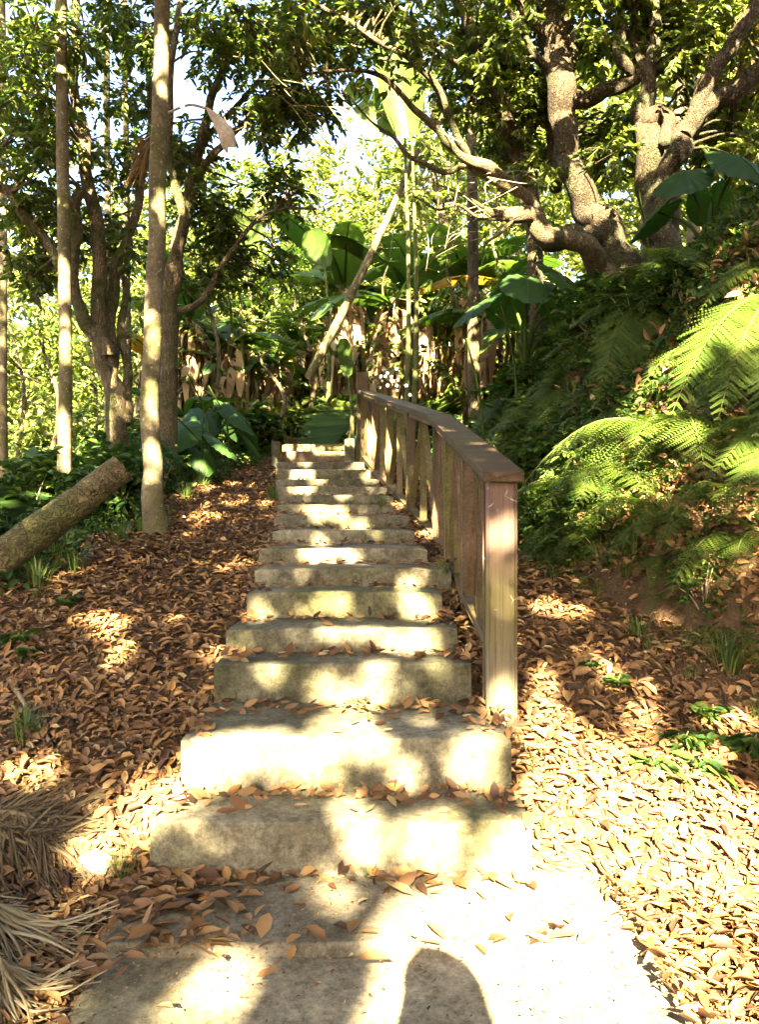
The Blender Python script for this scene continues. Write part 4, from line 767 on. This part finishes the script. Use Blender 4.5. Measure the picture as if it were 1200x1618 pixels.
upright_leaf('banana plant with a leaf curling left beside the huge upright leaf', 640, 215, 140, 12, 50, -90)
upright_leaf('banana plant with broad pale leaves in the centre left', 378, 440, 350, 14, 60, -22)
upright_leaf('banana plant with a bright green leaf standing beside the broad pale ones', 362, 430, 345, 14.3, 60, 44)
upright_leaf('banana plant with a blue-green leaf in the middle distance', 515, 430, 365, 14, 44, -20)
upright_leaf('young banana plant with one pale oval leaf by the tall timber post', 551, 600, 535, 12.6, 24, -6)
# palms (pinnate fronds)
palm = Placer(make_fern('', 9, 1.5, 0, 1.0, .22, 'shrub', 'palm', .25, 'palm', 34))
for x, y, D, s_, lab in ((-20,800,5.6,.62,'dark palm with narrow leaflets at the left edge beside the log'),(30,720,7.4,.8,'palm with long thin leaflets behind the log'),(135,700,8.6,.7,'palm between the slender trunk and the forked tree'),(590,560,15.5,1.2,'palm with feathery fronds behind the leaning trunk'),(690,330,14.5,1.3,'palm with feathery fronds right of the upright banana leaf'),(60,420,13,1.2,'palm in the bright growth at the left'),(960,330,12,1.1,'dark palm between the twisted and the lichen-covered trunks'),(1010,280,12.5,1.0,'dark fan of palm fronds behind the lichen-covered trunk')):
    p = px(x, y, D); g = float(ground(p[0], D))
    palm.put((p[0], D, g), random.uniform(0,6), s_, lab, group='palms in the undergrowth') if p[2]-g < 1.2 else palm.put((p[0], D, g), random.uniform(0,6), s_*1.3, lab, group='palms in the undergrowth')
# hanging dead palm sheath and frond
mb = MB(); A = px(328,172,6.6); B = px(362,232,6.6); t_ = nrm(B-A); s_ = nrm(np.cross(t_, [0,1.,0])); L_ = np.linalg.norm(B-A); V = []
for i in range(9):
    f = i/8; w_ = .012+.075*(f**.75)*(1 if f < .8 else 1-(f-.8)*2.6)
    for j in range(6):
        a = (j/5-.5)*2.9; V.append(A+t_*L_*(f*1.1+.05*math.sin(j*2.1)*f)+s_*.03*math.sin(f*3)+s_*w_*math.sin(a)+np.array([0,-1.,0])*w_*.9*math.cos(a))
mb.add(V, [[i*6+j, i*6+j+1, i*6+j+7, i*6+j+6] for i in range(8) for j in range(5)], .9); tube(mb, smooth_path([px(262,180,6.4), px(298,166,6.5), A], 5), .011, 6, tone=.4)
M['sheath'] = surf_mat('palm_sheath', (.50,.40,.30), (.62,.52,.42), None, 0, 5, None, .3, .004)
tag(mb.build('palm_sheath', M['sheath'], loc=A), 'pinkish beige dead palm sheath hanging right of the pale trunk', 'palm sheath')
mb = MB()
for k in range(46):
    a = px(random.uniform(222,240), random.uniform(214,228), 6.6); b = px(random.uniform(188,240), random.uniform(262,300), 6.6+random.uniform(-.1,.1)); s_ = np.array([.007,.003,0]); Q = smooth_path([a, (a+b)/2+RG.normal(0,.03,3), b], 4); wd = np.linspace(1,.3,len(Q))[:, None]
    mb.add(np.stack([Q-s_*wd, Q+s_*wd], 1).reshape(-1, 3), [[2*i, 2*i+1, 2*i+3, 2*i+2] for i in range(len(Q)-1)], random.random()*.5)
tube(mb, smooth_path([px(256,196,6.3), px(242,212,6.5), px(230,222,6.6)], 4), .012, 6)
tag(mb.build('dead_frond', M['dry'], loc=px(235,215,6.6)), 'reddish brown dead frond hanging left of the pale trunk', 'frond')
# ------------------------------------------------------------------ dry palm fronds on the ground, bottom left
def dry_frond(lab, A, B, n, lmin, lmax, spread, tone=(0,1), up=.02):
    root = thing('dry_palm_frond', lab, 'palm frond', A, 'dead palm fronds on the ground'); mb = MB(); A = np.array(A); B = np.array(B); Q0 = smooth_path([A, (A+B)/2+[0,0,.04], B], 6); tube(mb, Q0, np.linspace(.016,.005,len(Q0)), 8, mat=0); mb.build('stalk', M['straw'], root)
    mb = MB(); ax = nrm(B-A)
    for k in range(int(n*1.5)):
        f = random.random(); p = A+(B-A)*f+[0,0,random.uniform(0,up)]; a = random.choice((-1,1))*random.uniform(*spread); d = nrm(np.array([ax[0]*math.cos(a)-ax[1]*math.sin(a), ax[0]*math.sin(a)+ax[1]*math.cos(a), 0])); l = random.uniform(lmin, lmax)
        e = p+d*l; m_ = (p+e)/2+RG.normal(0,.014,3); m_[2] = surf(m_[0], m_[1])+random.uniform(.015,.075); e[2] = float(surf(e[0], e[1]))+random.uniform(.008,.05)
        Q = smooth_path([p, m_, e], 6); s_ = nrm(np.cross(d, [0,0,1.]))*random.uniform(.0025,.006); c = len(Q); wd = np.concatenate([np.linspace(.7,1,3), np.linspace(1,.12,c-3)])[:, None]; tw = random.uniform(-1,1)
        V = np.stack([Q-s_*wd, Q+np.array([0,0,.004]), Q+s_*wd+np.array([0,0,1.])*wd*.006*tw], 1).reshape(-1, 3); mb.add(V, [[3*i+j, 3*i+j+1, 3*i+j+4, 3*i+j+3] for i in range(c-1) for j in (0,1)], random.uniform(*tone))
    mb.build('leaflets', M['straw'], root)
def gp(x, y, dz=.03): P, _ = hit(x, y); return P[0]+[0,0,dz]
dry_frond('pale straw-coloured dead palm frond fanned out at the bottom left corner', gp(-140,1440,.09), gp(-8,1505,.06), 190, .22, .42, (.1,.8), (.35,1), .10)
dry_frond('second straw-coloured palm frond running off the bottom edge at the left', gp(-100,1520,.08), gp(10,1600,.06), 120, .15, .32, (.0,.7), (.4,1), .08)
dry_frond('brown dead palm frond lying just above the pale one at the left', gp(-140,1350,.08), gp(80,1365,.05), 140, .2, .36, (.2,1.3), (.0,.5), .07)
dry_frond('tangled grey-brown dead frond by the pale stone', gp(-50,1310,.05), gp(100,1330,.04), 80, .15, .3, (.1,.9), (.1,.5), .06)
P, _ = hit(150,1375); mb = MB(); q = []
for a in range(7):
    for b in range(10):
        th = a/6*math.pi; ph = b/10*6.283; v = np.array([.06*math.sin(th)*math.cos(ph), .05*math.sin(th)*math.sin(ph), .05*math.cos(th)]); q.append(P[0]+[0,0,.02]+v*(1+.15*math.sin(3*ph+a)+.1*math.cos(5*th)))
mb.add(q, [[a*10+b, a*10+10+b, a*10+10+(b+1) % 10, a*10+(b+1) % 10] for a in range(6) for b in range(10)]); tag(mb.build('stone', M['stone'], loc=P[0], smooth=False), 'pale angular stone lying beside the dry palm fronds', 'stone')
def stick(lab, pts, r):
    Q = np.array([gp(x, y, r*.6+.015) for x, y in pts]); mb = MB(); Q = smooth_path(Q, 5, .003); tube(mb, Q, np.linspace(r, r*.4, len(Q)), 7, .08); tag(mb.build('fallen_branch', M['twig'], loc=Q[0]), lab, 'branch', 'sticks on the ground')
stick('curved brown stick on the litter at the left', [(15,1085),(50,1140),(78,1180),(85,1220)], .014)
stick('short stick leaning across the curved brown one', [(60,1075),(55,1120),(50,1140)], .007)
stick('long thin stick on the white sunlit ground at the lower right', [(1010,1460),(1045,1500),(1080,1535),(1095,1555)], .006)
stick('thin twig on the sunlit ground near the right edge', [(1075,1290),(1130,1312),(1190,1316)], .005)
stick('pale stick lying in the sun spot right of the railing', [(842,982),(850,955),(856,938)], .007)
stick('twig near the right edge in the litter', [(1150,1115),(1190,1150),(1215,1170)], .009)
stick('dead branch lying by the top of the stairs', [(520,688),(545,676),(562,662)], .03)
stick('twig poking from the sunlit ground at the far right', [(900,1365),(940,1380),(960,1388)], .004)
# ------------------------------------------------------------------ leaf litter
def litter(n, Xr, Yr, cond, lo, hi, zr=.03, yp=1.6):
    Y = Yr[0]+(Yr[1]-Yr[0])*RG.uniform(0, 1, n)**yp; X = RG.uniform(*Xr, n); k = cond(X, Y); X = X[k]; Y = Y[k]; n = len(X)
    P = np.stack([X, Y, surf(X, Y)+.006+RG.uniform(0, zr, n)], -1); sl_ = (ground(X, Y+.05)-ground(X, Y-.05))/.1; sx_ = (ground(X+.05, Y)-ground(X-.05, Y))/.1
    N = nrm(np.stack([-sx_, -sl_, np.ones(n)], -1)+RG.normal(0, .24, (n, 3))); L_ = RG.uniform(lo, hi, n); D_ = rdir(n, .2); D_ = nrm(D_-N*(D_*N).sum(1, keepdims=True)); return P, D_, N, L_
def stair_x(Y):
    ds = [s[0] for s in ST]; return np.interp(Y, ds, [s[2] for s in ST]), np.interp(Y, ds, [s[3] for s in ST])
def c_ground(X, Y):
    a, b = stair_x(Y); a = np.where(Y < 2.85, -.86, a); b = np.where(Y < 2.85, .78, b)
    off = (X < a+.02) | (X > b-.0); left = (X < a) & (X > np.interp(Y, *LB)-.35); right = (X > b) & (X < np.interp(Y, *FX)+.35+2.2*RG.uniform(0, 1, len(X))**1.6)
    patchy = np.where(X > b, RG.uniform(0, 1, len(X)) < .85, True)
    return off & (left | right) & patchy
lit_parts = [litter(110000, (-2.6, 4.0), (1.3, 13.8), c_ground, .03, .075, yp=1.9), litter(5500, (-2.6, 3.2), (1.3, 5.5), c_ground, .06, .10)]
def c_stairs(X, Y):
    a, b = stair_x(Y); ins_ = (X > a) & (X < b) & (Y > 2.85) & (Y < 13.4); ds = np.array([s[0] for s in ST]); k = np.searchsorted(ds, Y); nx_ = ds[np.minimum(k, len(ds)-1)]; pv = ds[np.maximum(k-1, 0)]
    back = (nx_-Y)/np.maximum(nx_-pv, .01); e = np.minimum(X-a, b-X); p = np.where(back < .35, .6, .04)*np.where(Y-pv > .05, 1, 0)+np.where((e < .12) & (Y-pv > .04), .35, 0)
    return ins_ & (RG.uniform(0, 1, len(X)) < p)
lit_parts.append(litter(12000, (-1, .7), (2.85, 13.4), c_stairs, .035, .085, .015, 1.4))
def c_slab(X, Y):
    ins_ = (X > -.86) & (X < .6) & (Y < 2.85); d = 2.85-Y
    p = np.exp(-d/.05)*.5*np.where(X < .45, 1, .3)+np.exp(-np.abs(Y-2.41)/.018)*.35+np.clip((-.35-X)/.5, 0, 1)*np.clip((Y-2.2)/.5, 0, 1)*.9+.004
    return ins_ & (RG.uniform(0, 1, len(X)) < p)
lit_parts.append(litter(70000, (-2.4, 3.6), (1.3, 9), c_ground, .010, .03, .035, 1.6))
lit_parts.append(litter(1500, (-.86, .8), (1.5, 2.85), lambda X, Y: np.ones(len(X), bool), .006, .018, .003, 1.0))
lit_parts.append(litter(4200, (-.9, .6), (1.5, 2.85), c_slab, .05, .10, .014, 1.0))
mb = MB()
for P, D_, N, L_ in lit_parts: leaves(mb, P, D_, N, L_, L_*RG.uniform(.20, .58, len(L_)), fold=RG.uniform(-.1,.5), curl=RG.uniform(-.14, .10, len(L_)), tone=np.clip(RG.normal(.45, .27, len(L_)), 0, 1))
Xt = RG.uniform(-2.6, 3.2, 900); Yt = 1.4+RG.uniform(0, 1, 900)**1.5*7; kt = c_ground(Xt, Yt)
for x_, y_ in zip(Xt[kt][:420], Yt[kt][:420]):
    a_ = random.uniform(0, 6.28); l_ = random.uniform(.04, .22); e_ = np.array([x_+math.cos(a_)*l_, y_+math.sin(a_)*l_]); m_ = (np.array([x_, y_])+e_)/2+RG.normal(0, .01, 2)
    q_ = np.array([[u_[0], u_[1], float(surf(u_[0], u_[1]))+.03] for u_ in ((x_, y_), m_, e_)]); tube(mb, q_, [.003, .0025, .0015], 4, cap=False, tone=random.uniform(0, .5))
tag(kind(mb.build('leaf_litter', M['litter']), 'stuff'), 'thick carpet of dry brown leaves beside and on the steps', 'leaf litter')
# low ground cover on the banks and under the trees
def cover(name, lab, n, box, cond, mat, lo=.03, hi=.08, h_=.22):
    X = RG.uniform(*box[0], n); Y = RG.uniform(*box[1], n); k = cond(X, Y); X = X[k]; Y = Y[k]; n = len(X); P = np.stack([X, Y, ground(X, Y)+RG.uniform(0, 1, n)**1.3*h_*(.6+.5*np.sin(X*2.7)*np.sin(Y*2.1))], -1); mb = MB(); L_ = RG.uniform(lo, hi, n)
    leaves(mb, P, rdir(n)+[0,0,.2], nrm(rdir(n)*.7+[-.2,-.3,.8]), L_, L_*.5); return tag(kind(mb.build(name, M[mat]), 'stuff'), lab, 'ground cover')
cover('bank_ground_cover', 'dense small leaves covering the right bank', 95000, ((.8, 6), (3.6, 13.5)), lambda X, Y: (X > np.interp(Y, *FX)+.08+.12*np.sin(Y*5)) & (X < .52*Y+.6), 'shrub')
cover('left_ground_cover', 'low green growth left of the leaf litter', 60000, ((-8, -1.3), (4.6, 14)), lambda X, Y: (X < np.interp(Y, *LB)-.1+.12*np.sin(Y*4)) & (X > -.52*Y-.6), 'shrub')
cover('bank_dry_litter', 'brown dead leaves and stems caught in the growth of the bank', 9000, ((.8, 5), (3.6, 9)), lambda X, Y: (X > np.interp(Y, *FX)) & (X < np.interp(Y, *FX)+1.0) & (X < .52*Y+.5), 'litter', .05, .11, .25)
strip = lambda X, Y: (X > np.interp(Y, *FX)-.05) & (X < np.interp(Y, *FX)+1.5) & (X < .52*Y+.4)
cover('bank_foot_growth', 'small green growth at the foot of the right bank', 60000, ((.8, 4), (3.5, 6.2)), lambda X, Y: strip(X, Y) & (np.sin(X*9+Y*3)+np.sin(Y*8-X*4)+RG.normal(0, .8, len(X)) > -.2), 'fern', .02, .06, .16)
cover('bank_foot_litter', 'dead brown leaves caught on the foot of the right bank', 26000, ((.8, 4), (3.3, 6.2)), strip, 'litter', .035, .085, .04)
# single fallen leaves lying on the clean concrete
lf = None
for x, y, l, az, tn, lab in ((403,1552,.075,.4,.85,'orange leaf alone on the bottom path slab'),(312,1447,.09,1.0,.6,'tan leaf tipped up on the path left of centre'),(455,1525,.07,1.4,.9,'pale leaf lying on the joint of the path slabs'),(560,1520,.12,-.3,.75,'long curled tan leaf on the path near the middle'),(655,1420,.12,2.6,.8,'long pale leaf near the foot of the lowest riser'),(300,1484,.10,.1,.9,'yellowish leaf lying on the slab joint at the left'),(380,1485,.07,.9,.7,'brown leaf near the slab joint'),(240,1385,.11,.3,.95,'large orange leaf left of the lowest step'),(905,1290-60,.08,1.2,.6,'leaf on the sunlit ground right of the steps')):
    P, _ = hit(x, y); mb = MB(); d = np.array([[math.cos(az), math.sin(az), .05]]); leaves(mb, P+[0,0,.012], d, np.array([[.1,-.1,1.]]), l, l*.42, fold=.25, curl=-.1, tone=tn); tag(mb.build('fallen_leaf', M['litter'], loc=P[0]), lab, 'leaf', 'single leaves on the path')
# ------------------------------------------------------------------ the photographer (only the shadow shows)
ph = thing('person', 'person standing on the path holding up a phone, casting the shadow at the bottom edge', 'person', (.035, -.32, -.02)); X0, Y0 = .035, -.32
V = [(0,0,.92),(0,0,1.10),(0,0,1.30),(0,.01,1.41),(0,.02,1.50),(0,.05,1.60),(0,.055,1.67), (-.17,0,1.37),(-.24,.02,1.12),(-.12,.22,1.22),(-.07,.27,1.255), (.17,0,1.37),(.24,.02,1.12),(.12,.22,1.22),(.07,.27,1.255), (-.09,0,.86),(-.11,.01,.48),(-.12,-.03,.08),(-.13,.13,.03),(.09,0,.86),(.11,.01,.48),(.12,-.03,.08),(.13,.13,.03)]
E = [(0,1),(1,2),(2,3),(3,4),(4,5),(5,6),(2,7),(7,8),(8,9),(9,10),(2,11),(11,12),(12,13),(13,14),(0,15),(15,16),(16,17),(17,18),(0,19),(19,20),(20,21),(21,22)]
RD = [.15,.13,.14,.06,.055,.092,.088,.06,.045,.032,.028,.06,.045,.032,.028,.095,.06,.042,.035,.095,.06,.042,.035]
for hx, b in ((-1, 10), (1, 14)):
    for f in range(4):
        k = len(V); V += [(hx*(.064-.004*f), .30, 1.285-.016*f), (hx*(.050-.003*f), .305, 1.29-.016*f)]; E += [(b, k), (k, k+1)]; RD += [.010, .008]
    k = len(V); V += [(hx*.06, .275, 1.30)]; E += [(b, k)]; RD += [.010]
me = bpy.data.meshes.new('body'); me.from_pydata([(a, b, c+.02) for a, b, c in V], E, []); body = bpy.data.objects.new('body', me); COL.objects.link(body); body.parent = ph
sk = body.modifiers.new('skin', 'SKIN'); 
for i, r in enumerate(RD): me.skin_vertices[0].data[i].radius = (r, r*.8 if i < 3 else r)
me.skin_vertices[0].data[0].use_root = True; ss = body.modifiers.new('sub', 'SUBSURF'); ss.levels = 2; ss.render_levels = 2
me.materials.append(surf_mat('grey_clothing', (.10,.11,.13), (.14,.15,.17), None, 0, 20))
mb = MB(); C0 = np.array([.035,-.27,1.68])
for a in range(0, 1): 
    V = [C0+np.array([hw*math.cos(p)*(1.12 if math.cos(p) > 0 else .95)+.012*math.sin(3*p)-.035*max(0, (hz+.02)/.1), (hw*.95)*math.sin(p)-.03, hz]) for hw, hz in ((.002,.088),(.045,.08),(.075,.055),(.095,.02),(.108,-.04),(.120,-.11),(.135,-.19),(.150,-.27)) for p in np.linspace(0, 6.283, 17)[:-1]]
    mb.add(V, [[i*16+j, i*16+(j+1) % 16, i*16+16+(j+1) % 16, i*16+16+j] for i in range(7) for j in range(16)])
M['hair'] = surf_mat('hair', (.02,.015,.01), (.04,.03,.02), None, 0, 30); mb.build('hair', M['hair'], ph)
mb = MB(); beam(mb, (.0,-.030,H-.010-.06), (.0,-.030,H+.02), .075, .008, up=(0,1,0)); M['phone'] = surf_mat('phone_case', (.02,.02,.02), (.03,.03,.03), None, 0, 5, rough=.3)
tag(mb.build('phone', M['phone'], loc=(0,-.03,H-.07), smooth=False), 'small black phone held up in both hands of the photographer', 'phone')
# drop prototypes that were never placed
for o in list(bpy.data.objects):
    if o.parent is None and o.type in ('EMPTY', 'MESH') and o.get('label') == '': print('UNPLACED', o.name)
